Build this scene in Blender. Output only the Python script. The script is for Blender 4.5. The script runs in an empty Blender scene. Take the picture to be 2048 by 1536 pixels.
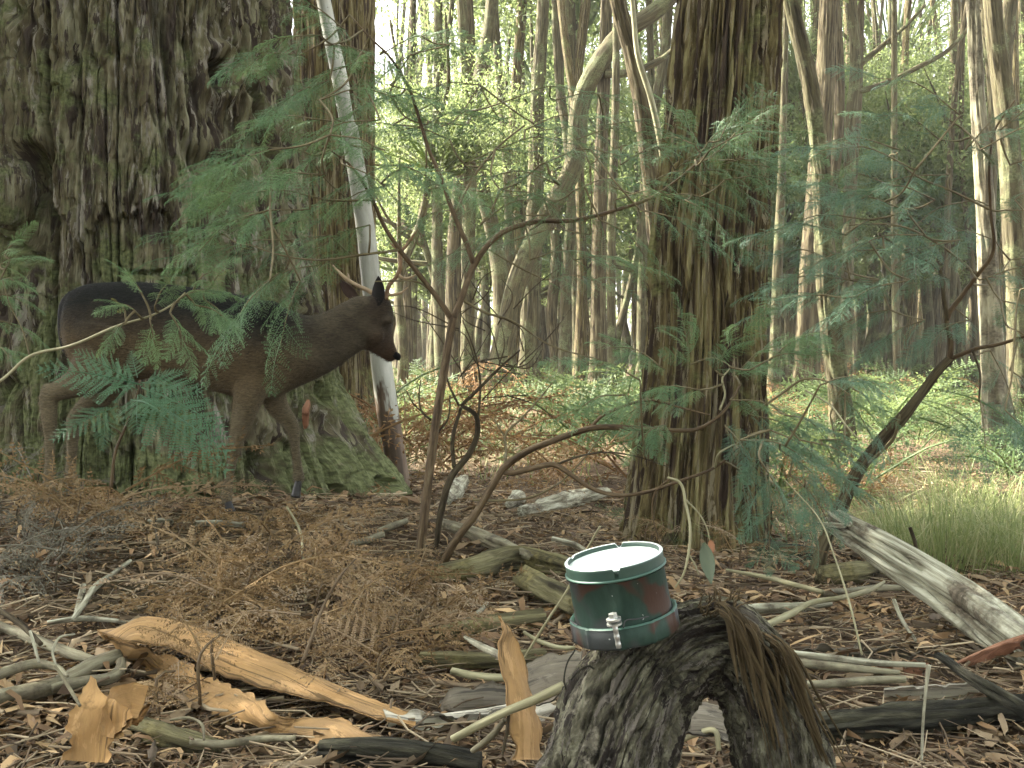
import bpy, math
import numpy as np
from mathutils import Vector, Matrix

rng = np.random.default_rng(11)
scene = bpy.context.scene
C = scene.collection

# ------------------------------------------------------------------ camera
FPX, PITCH, CAMZ = 2300.0, math.radians(1.94), 1.0
cam_d = bpy.data.cameras.new('camera')
cam = bpy.data.objects.new('camera', cam_d)
C.objects.link(cam)
cam.location = (0, 0, CAMZ)
cam.rotation_euler = (math.radians(90) - PITCH, 0, 0)
cam_d.sensor_width = 36.0
cam_d.lens = 36.0 * FPX / 2048.0
cam_d.clip_start, cam_d.clip_end = 0.05, 600
scene.camera = cam

# ------------------------------------------------------------------ sky and sun
SUN_EL, SUN_AZ = math.radians(44), math.radians(-66)   # azimuth from +Y (view direction) towards +X
world = bpy.data.worlds.new('World')
scene.world = world
world.use_nodes = True
wn = world.node_tree
wn.nodes.clear()
sky = wn.nodes.new('ShaderNodeTexSky')
sky.sky_type = 'NISHITA'
sky.sun_disc = False
sky.sun_elevation = SUN_EL
sky.sun_rotation = SUN_AZ
sky.air_density, sky.dust_density, sky.ozone_density = 1.0, 2.5, 0.6
wbg = wn.nodes.new('ShaderNodeBackground')
wbg.inputs['Strength'].default_value = 0.10
wout = wn.nodes.new('ShaderNodeOutputWorld')
whs = wn.nodes.new('ShaderNodeHueSaturation')      # thin bright haze: a paler sky
whs.inputs['Saturation'].default_value = 0.2
wn.links.new(sky.outputs[0], whs.inputs['Color'])
wn.links.new(whs.outputs[0], wbg.inputs['Color'])
wn.links.new(wbg.outputs[0], wout.inputs['Surface'])

sun_d = bpy.data.lights.new('sun', 'SUN')
sun_d.energy, sun_d.angle, sun_d.color = 5.0, math.radians(0.6), (1.0, 0.93, 0.80)
sun = bpy.data.objects.new('sun', sun_d)
C.objects.link(sun)
SUN_DIR = Vector((math.sin(SUN_AZ) * math.cos(SUN_EL), math.cos(SUN_AZ) * math.cos(SUN_EL), math.sin(SUN_EL)))
sun.rotation_euler = SUN_DIR.to_track_quat('Z', 'Y').to_euler()
sun.location = (-20, 10, 25)

scene.view_settings.view_transform = 'Standard'
scene.view_settings.look = 'None'
scene.view_settings.exposure = 3.15
scene.view_settings.gamma = 1.0
scene.render.engine = 'CYCLES'
cy = scene.cycles
cy.use_denoising = True
cy.max_bounces, cy.diffuse_bounces, cy.glossy_bounces, cy.transmission_bounces = 6, 4, 2, 4
cy.sample_clamp_indirect = 6.0
cy.use_adaptive_sampling = True
cy.adaptive_threshold = 0.02

# ------------------------------------------------------------------ noise
_perm = np.concatenate([rng.permutation(256)] * 2).astype(np.int64)
_val = rng.uniform(-1, 1, 256)
def vnoise(x, y, z):
    x, y, z = np.broadcast_arrays(np.asarray(x, float), np.asarray(y, float), np.asarray(z, float))
    xi, yi, zi = np.floor(x).astype(np.int64), np.floor(y).astype(np.int64), np.floor(z).astype(np.int64)
    fx, fy, fz = x - xi, y - yi, z - zi
    ux, uy, uz = [t * t * t * (t * (t * 6 - 15) + 10) for t in (fx, fy, fz)]
    def h(a, b, c):
        return _val[_perm[(_perm[(_perm[a & 255] + b) & 255] + c) & 255]]
    r = 0
    for dx in (0, 1):
        wx = ux if dx else 1 - ux
        for dy in (0, 1):
            wy = uy if dy else 1 - uy
            for dz in (0, 1):
                wz = uz if dz else 1 - uz
                r = r + wx * wy * wz * h(xi + dx, yi + dy, zi + dz)
    return r
def fbm(x, y, z, o=4, g=0.5):
    r, a, f, t = 0, 1.0, 1.0, 0
    for k in range(o):
        r = r + a * vnoise(np.asarray(x) * f + 17.3 * k, np.asarray(y) * f + 5.1 * k, np.asarray(z) * f - 9.7 * k)
        t += a
        a *= g
        f *= 2.03
    return r / t
def sstep(a, b, x):
    t = np.clip((x - a) / (b - a), 0, 1)
    return t * t * (3 - 2 * t)

# ------------------------------------------------------------------ picture position + depth -> place
def at(px, py, d):
    u, v = (px - 1024) / FPX, (768 - py) / FPX
    cp, sp = math.cos(PITCH), math.sin(PITCH)
    return np.array([d * u, d * (cp + v * sp), CAMZ + d * (-sp + v * cp)])
_gctl = [(452, 1025, 4.6), (95, 1005, 4.6), (595, 1010, 4.7), (790, 1010, 5.6), (560, 1015, 5.3), (50, 1000, 5.3),
         (840, 1118, 4.0), (1000, 1215, 3.2), (600, 1502, 2.25), (0, 1502, 2.25), (0, 1260, 3.0), (300, 1180, 3.4),
         (1900, 1502, 2.4), (1300, 1530, 2.3), (1630, 1165, 4.4), (1390, 1092, 6.6), (1300, 1100, 5.2), (1900, 1110, 5.4),
         (1900, 1230, 3.7), (900, 1060, 4.9), (1050, 1035, 6.2), (1000, 950, 9), (1000, 862, 14), (1000, 790, 24),
         (1900, 940, 9), (1850, 862, 14), (1850, 790, 24), (300, 940, 9), (300, 862, 14), (1000, 729, 60), (1900, 729, 60), (200, 729, 60)]
GP = np.array([at(*c) for c in _gctl])
def ground(x, y, fine=True):
    x, y = np.asarray(x, float), np.asarray(y, float)
    d2 = (x[..., None] - GP[:, 0]) ** 2 + (y[..., None] - GP[:, 1]) ** 2
    s2 = (0.25 + 0.07 * GP[:, 1]) ** 2
    w = 1.0 / (d2 + s2) ** 1.7
    z = (w * GP[:, 2]).sum(-1) / w.sum(-1)
    if fine:
        z = z + 0.03 * fbm(x * 1.3, y * 1.3, 0 * x, 3) + 0.010 * fbm(x * 6, y * 6, 0 * x + 3, 2)
    return z
def gp(px, py, h=0.0):
    ds = np.concatenate([np.linspace(1.0, 8, 561), np.linspace(8.05, 90, 900)])
    u, v = (px - 1024) / FPX, (768 - py) / FPX
    cp, sp = math.cos(PITCH), math.sin(PITCH)
    X, Y, Z = ds * u, ds * (cp + v * sp), CAMZ + ds * (-sp + v * cp)
    below = np.nonzero(Z < ground(X, Y) + h)[0]
    k = below[0] if len(below) else len(ds) - 1
    return np.array([X[k], Y[k], Z[k]])
def dep(p):
    return p[1] * math.cos(PITCH) - (p[2] - CAMZ) * math.sin(PITCH)

# ------------------------------------------------------------------ mesh helpers
def make_mesh(name, V, F, attr=None, smooth=True):
    """F: (n,3) or (n,4) int array, or a list of such arrays"""
    Fs = [np.asarray(f, dtype=np.int32) for f in (F if isinstance(F, list) else [F])]
    Fs = [f for f in Fs if len(f)]
    me = bpy.data.meshes.new(name)
    V = np.ascontiguousarray(V, dtype=np.float32)
    me.vertices.add(len(V))
    me.vertices.foreach_set('co', V.ravel())
    loops = np.concatenate([f.ravel() for f in Fs])
    tot = np.concatenate([np.full(len(f), f.shape[1], dtype=np.int32) for f in Fs])
    start = np.concatenate([[0], np.cumsum(tot)[:-1]]).astype(np.int32)
    me.loops.add(len(loops))
    me.loops.foreach_set('vertex_index', loops)
    me.polygons.add(len(tot))
    me.polygons.foreach_set('loop_start', start)
    me.polygons.foreach_set('loop_total', tot)
    me.polygons.foreach_set('use_smooth', np.full(len(tot), bool(smooth)))
    if attr is not None:
        a = me.attributes.new('bc', 'FLOAT_VECTOR', 'POINT')
        a.data.foreach_set('vector', np.ascontiguousarray(attr, dtype=np.float32).ravel())
    me.update(calc_edges=True)
    return me
def link(name, data, mat=None, parent=None):
    o = bpy.data.objects.new(name, data)
    if mat is not None and data is not None and len(data.materials) == 0:
        data.materials.append(mat)
    C.objects.link(o)
    if parent is not None:
        o.parent = parent
    return o
def tag(o, label=None, cat=None, group=None, kind=None):
    for k, v in (('label', label), ('category', cat), ('group', group), ('kind', kind)):
        if v:
            o[k] = v
    return o
def empty(name, loc=(0, 0, 0)):
    o = bpy.data.objects.new(name, None)
    o.location = [float(c) for c in loc]
    o.empty_display_size = 0.1
    C.objects.link(o)
    return o
class MB:
    """collects pieces of one mesh"""
    def __init__(s):
        s.V, s.F3, s.F4, s.B, s.n = [], [], [], [], 0
    def add(s, V, F, B=None):
        V = np.asarray(V, float)
        for f in (F if isinstance(F, list) else [F]):
            f = np.asarray(f, dtype=np.int64)
            if len(f):
                (s.F3 if f.shape[1] == 3 else s.F4).append(f + s.n)
        s.V.append(V)
        s.B.append(np.zeros_like(V) if B is None else B)
        s.n += len(V)
        return s
    def mesh(s, name, smooth=True, origin=None):
        V = np.concatenate(s.V)
        if origin is not None:
            V = V - np.asarray(origin)
        F = []
        if s.F3: F.append(np.concatenate(s.F3))
        if s.F4: F.append(np.concatenate(s.F4))
        return make_mesh(name, V, F, np.concatenate(s.B), smooth)
def resample(P, n):
    """smooth (Catmull-Rom) resampling of rows of P by length of the first three columns"""
    P = np.asarray(P, float)
    if len(P) == 2:
        t = np.linspace(0, 1, n)[:, None]
        return P[0] * (1 - t) + P[1] * t
    ch = np.linalg.norm(np.diff(P[:, :3], axis=0), axis=1) + 1e-9
    sl = np.diff(P, axis=0) / ch[:, None]
    tg = np.empty_like(P)                                        # tangents weighted for uneven spacing
    tg[0], tg[-1] = sl[0], sl[-1]
    tg[1:-1] = (sl[:-1] * ch[1:, None] + sl[1:] * ch[:-1, None]) / (ch[1:] + ch[:-1])[:, None]
    out = []
    for i in range(len(P) - 1):
        t = np.linspace(0, 1, 24, endpoint=False)[:, None]
        h = ch[i]
        out.append((2 * t ** 3 - 3 * t ** 2 + 1) * P[i] + (t ** 3 - 2 * t ** 2 + t) * h * tg[i] + (-2 * t ** 3 + 3 * t ** 2) * P[i + 1] + (t ** 3 - t ** 2) * h * tg[i + 1])
    out = np.vstack(out + [P[-1:]])
    L = np.concatenate([[0], np.cumsum(np.linalg.norm(np.diff(out[:, :3], axis=0), axis=1))])
    s = np.linspace(0, L[-1], n)
    return np.stack([np.interp(s, L, out[:, k]) for k in range(P.shape[1])], 1)
def frames(P):
    T = np.gradient(P, axis=0)
    T /= np.linalg.norm(T, axis=1, keepdims=True) + 1e-9
    up = np.array([0, -1.0, 0.15]) if abs(T[0][1]) < 0.9 else np.array([0, 0, 1.0])
    N = np.zeros_like(P)
    v = up - T[0] * up.dot(T[0])
    N[0] = v / np.linalg.norm(v)
    for i in range(1, len(P)):
        v = N[i - 1] - T[i] * N[i - 1].dot(T[i])
        N[i] = v / (np.linalg.norm(v) + 1e-9)
    return T, N, np.cross(T, N)
def grid_faces(nr, nc, wrap):
    i = np.arange(nr - 1)[:, None]
    j = np.arange(nc if wrap else nc - 1)[None, :]
    a = i * nc + j
    b = i * nc + (j + 1) % nc
    return np.stack([a, b, b + nc, a + nc], -1).reshape(-1, 4)
def tube(P, R, n=40, sides=12, disp=None, caps=True, flat=1.0):
    """P: path points, R: radii. disp(theta, length, r, xyz) -> added radius. flat squeezes the second axis."""
    P = np.asarray(P, float)
    R = np.broadcast_to(np.asarray(R, float), (len(P),))
    Q = resample(np.column_stack([P, R]), n)
    P, R = Q[:, :3], np.maximum(Q[:, 3], 1e-4)
    T, N, B = frames(P)
    L = np.concatenate([[0], np.cumsum(np.linalg.norm(np.diff(P, axis=0), axis=1))])
    th = np.linspace(0, 2 * np.pi, sides, endpoint=False)
    ct, st = np.cos(th)[None, :, None], np.sin(th)[None, :, None]
    D = N[:, None, :] * ct + B[:, None, :] * st * flat
    r = np.repeat(R[:, None], sides, 1)
    base = P[:, None, :] + D * r[..., None]
    if disp is not None:
        TH, LL = np.broadcast_arrays(th[None, :], L[:, None])
        r = r + disp(TH, LL, r, base)
    V = (P[:, None, :] + D * r[..., None]).reshape(-1, 3)
    r0 = R.mean()
    bc = np.stack([np.broadcast_to(np.cos(th)[None] * r0, r.shape), np.broadcast_to(np.sin(th)[None] * r0, r.shape),
                   np.broadcast_to(L[:, None], r.shape)], -1).reshape(-1, 3)
    F = [grid_faces(n, sides, True)[:, ::-1]]
    if caps:
        k = len(V)
        V = np.vstack([V, P[0] - T[0] * R[0] * .2, P[-1] + T[-1] * R[-1] * .2])
        bc = np.vstack([bc, [0, 0, 0], [0, 0, L[-1]]])
        j = np.arange(sides)
        j2 = (j + 1) % sides
        F.append(np.vstack([np.stack([j * 0 + k, j, j2], 1)[:, ::-1], np.stack([j * 0 + k + 1, (n - 1) * sides + j2, (n - 1) * sides + j], 1)[:, ::-1]]))
        F[1] = F[1][:, ::-1]
    return V, F, bc
def rough(amp=0.08, k=6.0, lk=3.0, seed=0.0):
    """knobbly radius for branches: relative amplitude"""
    def f(th, L, r, xyz):
        return r * amp * fbm(np.cos(th) * 1.1 * k / 6 + seed, np.sin(th) * 1.1 * k / 6, L * lk, 3)
    return f
def fibrous(amp, nf, lk=0.7, seed=0.0, crack=1.0):
    """vertical fissured bark: amp metres, nf ridges round the trunk"""
    def f(th, L, r, xyz):
        R = nf / 6.28
        w = fbm(np.cos(th) * nf / 14 + seed, np.sin(th) * nf / 14, L * lk * 1.3, 3)
        a = th + w * 3.5 / nf
        c, s = np.cos(a) * R, np.sin(a) * R
        n1 = vnoise(c + seed, s, L * lk)
        n2 = vnoise(c * 2.1 + 7, s * 2.1 + seed, L * lk * 1.6)
        n3 = vnoise(c * 4.3 + 3, s * 4.3 + seed, L * lk * 3.5)
        ridge = 1 - np.abs(n1) * 2
        return amp * (0.55 * n2 - crack * sstep(0.62, 1.0, ridge) + 0.35 * n3 + 0.5 * vnoise(c * .4, s * .4 + seed, L * .3))
    return f

# ------------------------------------------------------------------ materials
def mat(name):
    m = bpy.data.materials.new(name)
    m.use_nodes = True
    t = m.node_tree
    t.nodes.clear()
    out = t.nodes.new('ShaderNodeOutputMaterial')
    return m, t, out
def nd(t, kind, **kw):
    n = t.nodes.new('ShaderNode' + kind)
    for k, v in kw.items():
        if k in n.inputs.keys():
            n.inputs[k].default_value = v
        else:
            setattr(n, k, v)
    return n
def ramp(t, fac, stops, interp='LINEAR'):
    r = t.nodes.new('ShaderNodeValToRGB')
    r.color_ramp.interpolation = interp
    el = r.color_ramp.elements
    while len(el) < len(stops):
        el.new(0.5)
    for e, (p, c) in zip(el, stops):
        e.position = p
        e.color = (*c, 1) if len(c) == 3 else c
    t.links.new(fac, r.inputs['Fac'])
    return r.outputs['Color']
def scaled(t, vec, s, off=(0, 0, 0)):
    m = nd(t, 'Mapping')
    m.inputs['Scale'].default_value = s
    m.inputs['Location'].default_value = off
    t.links.new(vec, m.inputs['Vector'])
    return m.outputs['Vector']
def noise(t, vec, scale=1.0, detail=4, rough_=0.55, dist=0.0):
    n = nd(t, 'TexNoise', Scale=scale, Detail=detail, Roughness=rough_, Distortion=dist)
    t.links.new(vec, n.inputs['Vector'])
    return n.outputs['Fac']
def mix(t, fac, a, b, mode='MIX'):
    m = t.nodes.new('ShaderNodeMix')
    m.data_type = 'RGBA'
    m.blend_type = mode
    for sock, val in ((m.inputs[0], fac), (m.inputs[6], a), (m.inputs[7], b)):
        if isinstance(val, bpy.types.NodeSocket):
            t.links.new(val, sock)
        elif isinstance(val, (int, float)):
            sock.default_value = val
        else:
            sock.default_value = (*val, 1)
    return m.outputs[2]
def surface(t, out, color, roughness=0.8, bump=None, dist=0.01, strength=1.0, spec=0.3):
    b = nd(t, 'BsdfPrincipled')
    b.inputs['Roughness'].default_value = roughness
    b.inputs['Specular IOR Level'].default_value = spec
    if isinstance(color, bpy.types.NodeSocket):
        t.links.new(color, b.inputs['Base Color'])
    else:
        b.inputs['Base Color'].default_value = (*color, 1)
    if bump is not None:
        bn = nd(t, 'Bump', Strength=strength, Distance=dist)
        t.links.new(bump, bn.inputs['Height'])
        t.links.new(bn.outputs[0], b.inputs['Normal'])
    t.links.new(b.outputs[0], out.inputs['Surface'])
    return b
def bark_mat(name, cols, fib=30, along=2.0, patch=None, patch_amt=0.5, patch_scale=3.0, bumpd=0.012, tint2=None, rgh=0.9, streak=None, moss_low=None, crisp=None):
    """cols: dark..light bark colours; patch: moss / lichen colour"""
    m, t, out = mat(name)
    cols = [(c[0] * .94, c[1], c[2] * .80) for c in cols]
    a = nd(t, 'Attribute', attribute_name='bc')
    v = a.outputs['Vector']
    f1 = noise(t, scaled(t, v, (fib, fib, along)), 1, 6, 0.65, 0.4)
    n = len(cols)
    col = ramp(t, f1, [(0.36 + 0.28 * i / (n - 1), c) for i, c in enumerate(cols)])
    big = noise(t, scaled(t, v, (2.2, 2.2, 0.9), (3, 1, 2)), 1, 3)
    if tint2:
        col = mix(t, ramp(t, big, [(0.42, (0, 0, 0)), (0.6, (1, 1, 1))]), col, tint2, 'MIX') if len(tint2) == 3 else col
        col = mix(t, 0.5, col, ramp(t, f1, [(0.28 + 0.44 * i / (n - 1), c) for i, c in enumerate(cols)]))
    if streak:
        f2 = noise(t, scaled(t, v, (streak, streak, along * .8), (2, 5, 1)), 1, 4, .6, .5)
        col = mix(t, .55, col, ramp(t, f2, [(0.37 + 0.26 * i / (n - 1), c) for i, c in enumerate(cols)]))
    if crisp:                                                   # dark fibre streaks and pale weathered flakes with sharp edges
        k1, l1, dk, lt = crisp
        s1 = noise(t, scaled(t, v, (k1, k1, l1), (6, 3, 2)), 1, 5, .7, .5)
        col = mix(t, ramp(t, s1, [(.535, (0, 0, 0)), (.555, (1, 1, 1))]), col, dk)
        s2 = noise(t, scaled(t, v, (k1 * 1.3, k1 * 1.3, l1 * 1.8), (1, 8, 5)), 1, 6, .72, .6)
        col = mix(t, ramp(t, s2, [(.565, (0, 0, 0)), (.585, (1, 1, 1))]), col, lt)
    if patch:
        pm = noise(t, scaled(t, v, (patch_scale, patch_scale, patch_scale * .8), (9, 4, 1)), 1, 7, 0.68)
        pf = ramp(t, pm, [(0.60 - 0.25 * patch_amt, (0, 0, 0)), (0.68 - 0.2 * patch_amt, (1, 1, 1))])
        if moss_low:                                            # moss thickens towards the damp foot
            sz = nd(t, 'SeparateXYZ')
            t.links.new(v, sz.inputs[0])
            mr = nd(t, 'MapRange')
            t.links.new(sz.outputs['Z'], mr.inputs['Value'])
            mr.inputs['From Min'].default_value, mr.inputs['From Max'].default_value = .15, moss_low
            mr.inputs['To Min'].default_value, mr.inputs['To Max'].default_value = .13, 0.0
            am = nd(t, 'Math', operation='ADD')
            t.links.new(pm, am.inputs[0])
            t.links.new(mr.outputs[0], am.inputs[1])
            pf = ramp(t, am.outputs[0], [(0.60 - 0.25 * patch_amt, (0, 0, 0)), (0.68 - 0.2 * patch_amt, (1, 1, 1))])
        fine = noise(t, scaled(t, v, (60, 60, 60)), 1, 3)
        pc = ramp(t, fine, [(0.35, tuple(c * .55 for c in patch)), (0.65, tuple(min(1, c * 1.35) for c in patch))])
        col = mix(t, pf, col, pc)
    hb = noise(t, scaled(t, v, (fib * 2.2, fib * 2.2, along * 2.5), (1, 7, 3)), 1, 5, 0.7, 0.3)
    surface(t, out, col, rgh, hb, bumpd, 1.0, 0.2)
    return m
def leaf_mat(name, c1, c2, trans=0.4, rnd='island', rgh=0.55, spec=0.35, c3=None):
    m, t, out = mat(name)
    if rnd == 'island':
        r = nd(t, 'NewGeometry').outputs['Random Per Island']
    else:
        g = nd(t, 'NewGeometry').outputs['Random Per Island']
        o = nd(t, 'ObjectInfo').outputs['Random']
        mm = nd(t, 'Math', operation='MULTIPLY_ADD')
        t.links.new(g, mm.inputs[0])
        mm.inputs[1].default_value = 0.3
        sc = nd(t, 'Math', operation='MULTIPLY')
        t.links.new(o, sc.inputs[0])
        sc.inputs[1].default_value = 0.7
        t.links.new(sc.outputs[0], mm.inputs[2])
        r = mm.outputs[0]
    stops = [(0.0, c1), (1.0, c2)] if c3 is None else [(0.0, c1), (0.55, c2), (1.0, c3)]
    col = ramp(t, r, stops)
    b = nd(t, 'BsdfPrincipled')
    b.inputs['Roughness'].default_value = rgh
    b.inputs['Specular IOR Level'].default_value = spec
    t.links.new(col, b.inputs['Base Color'])
    if trans > 0:
        tr = nd(t, 'BsdfTranslucent')
        t.links.new(mix(t, 0.6, col, (0.31, 0.38, 0.14)) if c1[1] > c1[0] else col, tr.inputs['Color'])
        ms = nd(t, 'MixShader')
        ms.inputs[0].default_value = trans
        t.links.new(b.outputs[0], ms.inputs[1])
        t.links.new(tr.outputs[0], ms.inputs[2])
        t.links.new(ms.outputs[0], out.inputs['Surface'])
    else:
        t.links.new(b.outputs[0], out.inputs['Surface'])
    return m
M = {}
M['old_bark'] = bark_mat('old_bark', [(.032, .025, .018), (.100, .077, .054), (.185, .155, .113), (.36, .325, .26)], 34, 3.0, (.135, .150, .066), 0.30, 5.0, 0.03, streak=7, moss_low=1.3, crisp=(20, 2.6, (.062, .047, .035), (.27, .245, .195)))
M['string_bark'] = bark_mat('string_bark', [(.034, .022, .014), (.090, .063, .037), (.165, .125, .068), (.30, .25, .15)], 52, 2.6, (.15, .15, .06), 0.12, 4.0, 0.022, crisp=(38, 1.5, (.052, .036, .024), (.25, .212, .135)))
M['red_bark'] = bark_mat('red_bark', [(.024, .017, .011), (.058, .042, .028), (.104, .080, .055), (.17, .14, .10)], 38, 2.6, None, 0, 1, 0.015)
M['grey_bark'] = bark_mat('grey_bark', [(.030, .023, .015), (.070, .056, .037), (.092, .075, .050), (.145, .124, .085)], 34, 2.6, (.13, .14, .07), 0.3, 3.0, 0.012)
M['sapling_bark'] = bark_mat('sapling_bark', [(.038, .022, .014), (.075, .047, .030), (.12, .078, .052), (.17, .125, .09)], 60, 9, None, 0, 1, 0.002, rgh=.6)
M['twig_bark'] = bark_mat('twig_bark', [(.07, .05, .032), (.13, .10, .065), (.20, .16, .11)], 60, 9, (.2, .2, .15), 0.2, 9, 0.002, rgh=.7)
M['dark_twig'] = bark_mat('dark_twig', [(.02, .014, .010), (.05, .036, .026), (.10, .08, .06)], 60, 9, None, 0, 1, 0.002)
M['pale_twig'] = bark_mat('pale_twig', [(.16, .14, .10), (.27, .235, .17), (.40, .36, .28)], 40, 5, None, 0, 1, 0.002, rgh=.6)
M['stick'] = bark_mat('stick', [(.080, .062, .048), (.165, .138, .110), (.25, .218, .178), (.33, .295, .245)], 30, 4, (.10, .085, .055), 0.4, 5, 0.003, rgh=.7)
M['bleached'] = bark_mat('bleached', [(.11, .09, .075), (.28, .25, .22), (.45, .415, .39), (.60, .56, .54)], 60, 3, (.12, .10, .07), 0.35, 4, 0.006)
M['rot_log'] = bark_mat('rot_log', [(.028, .022, .015), (.075, .062, .040), (.14, .118, .075), (.23, .20, .13)], 40, 3, (.15, .13, .055), 0.3, 6, 0.010)
M['arch_bark'] = bark_mat('arch_bark', [(.020, .017, .014), (.056, .048, .040), (.105, .092, .076), (.20, .18, .155)], 60, 26, (.22, .20, .15), 0.06, 20, 0.012, crisp=(60, 9, (.026, .021, .017), (.12, .106, .087)))
M['fibre'] = bark_mat('fibre', [(.02, .013, .008), (.06, .040, .024), (.11, .078, .048), (.17, .13, .085)], 60, 3, None, 0, 1, 0.006)
M['char'] = bark_mat('char', [(.006, .006, .006), (.018, .016, .014), (.04, .036, .03), (.09, .08, .065)], 30, 5, None, 0, 1, 0.01)

def pale_trunk_mat():
    m, t, out = mat('pale_bark')
    v = nd(t, 'Attribute', attribute_name='bc').outputs['Vector']
    n1 = noise(t, scaled(t, v, (9, 9, 1.2)), 1, 5, .6, .3)
    col = ramp(t, n1, [(.36, (.20, .20, .16)), (.5, (.36, .36, .30)), (.62, (.52, .52, .45))])
    # old brown bark still clinging to the foot of the trunk (length along the trunk < ~0.9 m)
    sx = nd(t, 'SeparateXYZ')
    t.links.new(v, sx.inputs[0])
    mr = nd(t, 'MapRange')
    t.links.new(sx.outputs['Z'], mr.inputs['Value'])
    mr.inputs['From Min'].default_value, mr.inputs['From Max'].default_value = 0.0, 1.15
    mr.inputs['To Min'].default_value, mr.inputs['To Max'].default_value = 0.55, -0.22
    n2 = noise(t, scaled(t, v, (14, 14, 2.2), (5, 2, 8)), 1, 4, .6)
    ad = nd(t, 'Math', operation='ADD')
    t.links.new(n2, ad.inputs[0])
    t.links.new(mr.outputs[0], ad.inputs[1])
    br = ramp(t, noise(t, scaled(t, v, (40, 40, 4)), 1, 5), [(.3, (.06, .042, .028)), (.6, (.15, .105, .07)), (.75, (.24, .18, .13))])
    col = mix(t, ramp(t, ad.outputs[0], [(.50, (0, 0, 0)), (.54, (1, 1, 1))]), col, br)
    spots = noise(t, scaled(t, v, (30, 30, 22), (2, 2, 2)), 1, 2)
    col = mix(t, ramp(t, spots, [(.72, (0, 0, 0)), (.76, (1, 1, 1))]), col, (.14, .12, .09))
    surface(t, out, col, .6, n1, .006, 1, .3)
    return m
M['pale_bark'] = pale_trunk_mat()

def sheet_mat(name, inner, outer, amt=.8):
    m, t, out = mat(name)
    v = nd(t, 'Attribute', attribute_name='bc').outputs['Vector']
    g = noise(t, scaled(t, v, (9, 45, 9)), 1, 8, .72, .6)
    col = ramp(t, g, [(.34, tuple(c * .72 for c in inner)), (.5, inner), (.68, tuple(min(1, c * 1.18) for c in inner))])
    big = noise(t, scaled(t, v, (4, 9, 4), (1, 3, 1)), 1, 4)
    col = mix(t, ramp(t, big, [(.45, (0, 0, 0)), (.75, (amt, amt, amt))]), col, outer)
    st = noise(t, scaled(t, v, (26, 26, 26), (8, 1, 4)), 1, 3, .7)
    col = mix(t, ramp(t, st, [(.58, (0, 0, 0)), (.70, (.8, .8, .8))]), col, tuple(c * .35 for c in inner))
    fb = noise(t, scaled(t, v, (2.2, 75, 6), (4, 9, 2)), 1, 5, .65, .4)   # fibres and hairline splits
    col = mix(t, ramp(t, fb, [(.585, (0, 0, 0)), (.61, (.85, .85, .85))]), col, tuple(c * .28 for c in inner))
    fl = noise(t, scaled(t, v, (7, 30, 7), (3, 2, 9)), 1, 6, .7, .6)
    col = mix(t, ramp(t, fl, [(.57, (0, 0, 0)), (.60, (.7, .7, .7))]), col, tuple(min(1, c * 1.35 + .03) for c in inner))
    surface(t, out, col, .78, fb, .006, 1, .3)
    return m
M['sheet_orange'] = sheet_mat('bark_sheet_orange', (.36, .215, .085), (.19, .13, .07))
M['sheet_grey'] = sheet_mat('bark_sheet_grey', (.115, .10, .072), (.17, .14, .10))
M['sheet_white'] = sheet_mat('bark_sheet_white', (.50, .47, .38), (.36, .30, .2), .4)
M['sheet_red'] = sheet_mat('bark_sheet_red', (.26, .12, .065), (.20, .13, .08))

M['wattle'] = leaf_mat('wattle_leaf', (.048, .112, .053), (.095, .190, .083), .25, 'object', .48, .4, (.155, .255, .10))
M['wattle_blue'] = leaf_mat('wattle_leaf_blue', (.043, .104, .066), (.088, .178, .108), .22, 'object', .5, .4)
M['wattle_bright'] = leaf_mat('wattle_leaf_bright', (.070, .150, .062), (.135, .240, .095), .25, 'object', .45, .45)
M['wattle_tip'] = leaf_mat('wattle_tip', (.18, .20, .04), (.28, .24, .05), .3, 'object')
M['fern'] = leaf_mat('fern_leaf', (.045, .120, .060), (.085, .185, .095), .25, 'object', .5, .4)
M['fern_far'] = leaf_mat('fern_far', (.040, .085, .024), (.10, .14, .045), .32, 'object', .6, .3)
M['fern_rust'] = leaf_mat('fern_rust', (.11, .060, .026), (.22, .125, .052), .28, 'object', .7, .2, (.30, .21, .10))
M['fern_mid'] = leaf_mat('fern_mid', (.035, .085, .030), (.07, .14, .045), .3, 'object')
M['dead_fern'] = leaf_mat('dead_fern', (.12, .074, .032), (.22, .145, .068), .18, 'object', .8, .2, (.33, .25, .15))
M['dead_pale'] = leaf_mat('dead_pale', (.16, .105, .052), (.25, .175, .10), .18, 'object', .8, .2, (.40, .32, .22))
M['dead_fern_grey'] = leaf_mat('dead_fern_grey', (.10, .092, .066), (.20, .185, .14), .12, 'object', .8, .2)
M['crown'] = leaf_mat('crown_leaf', (.045, .075, .030), (.09, .13, .045), .5, 'island', .5, .35, (.15, .18, .07))
M['crown_light'] = leaf_mat('crown_leaf_light', (.050, .085, .034), (.11, .15, .058), .54, 'island', .5, .35, (.19, .21, .09))
M['grass'] = leaf_mat('grass_blade', (.10, .145, .045), (.22, .25, .095), .35, 'island', .6, .3, (.42, .39, .22))
M['litter'] = leaf_mat('leaf_litter', (.066, .040, .022), (.215, .130, .062), .06, 'island', .65, .3, (.44, .31, .16))
M['gum_leaf'] = leaf_mat('gum_leaf', (.05, .075, .045), (.085, .105, .07), .2, 'object')
M['red_leaf'] = leaf_mat('red_leaf', (.22, .085, .035), (.30, .14, .06), .2, 'object')
M['twigs'] = leaf_mat('litter_twigs', (.050, .036, .023), (.165, .122, .076), 0, 'island', .8, .2, (.38, .31, .20))

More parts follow.
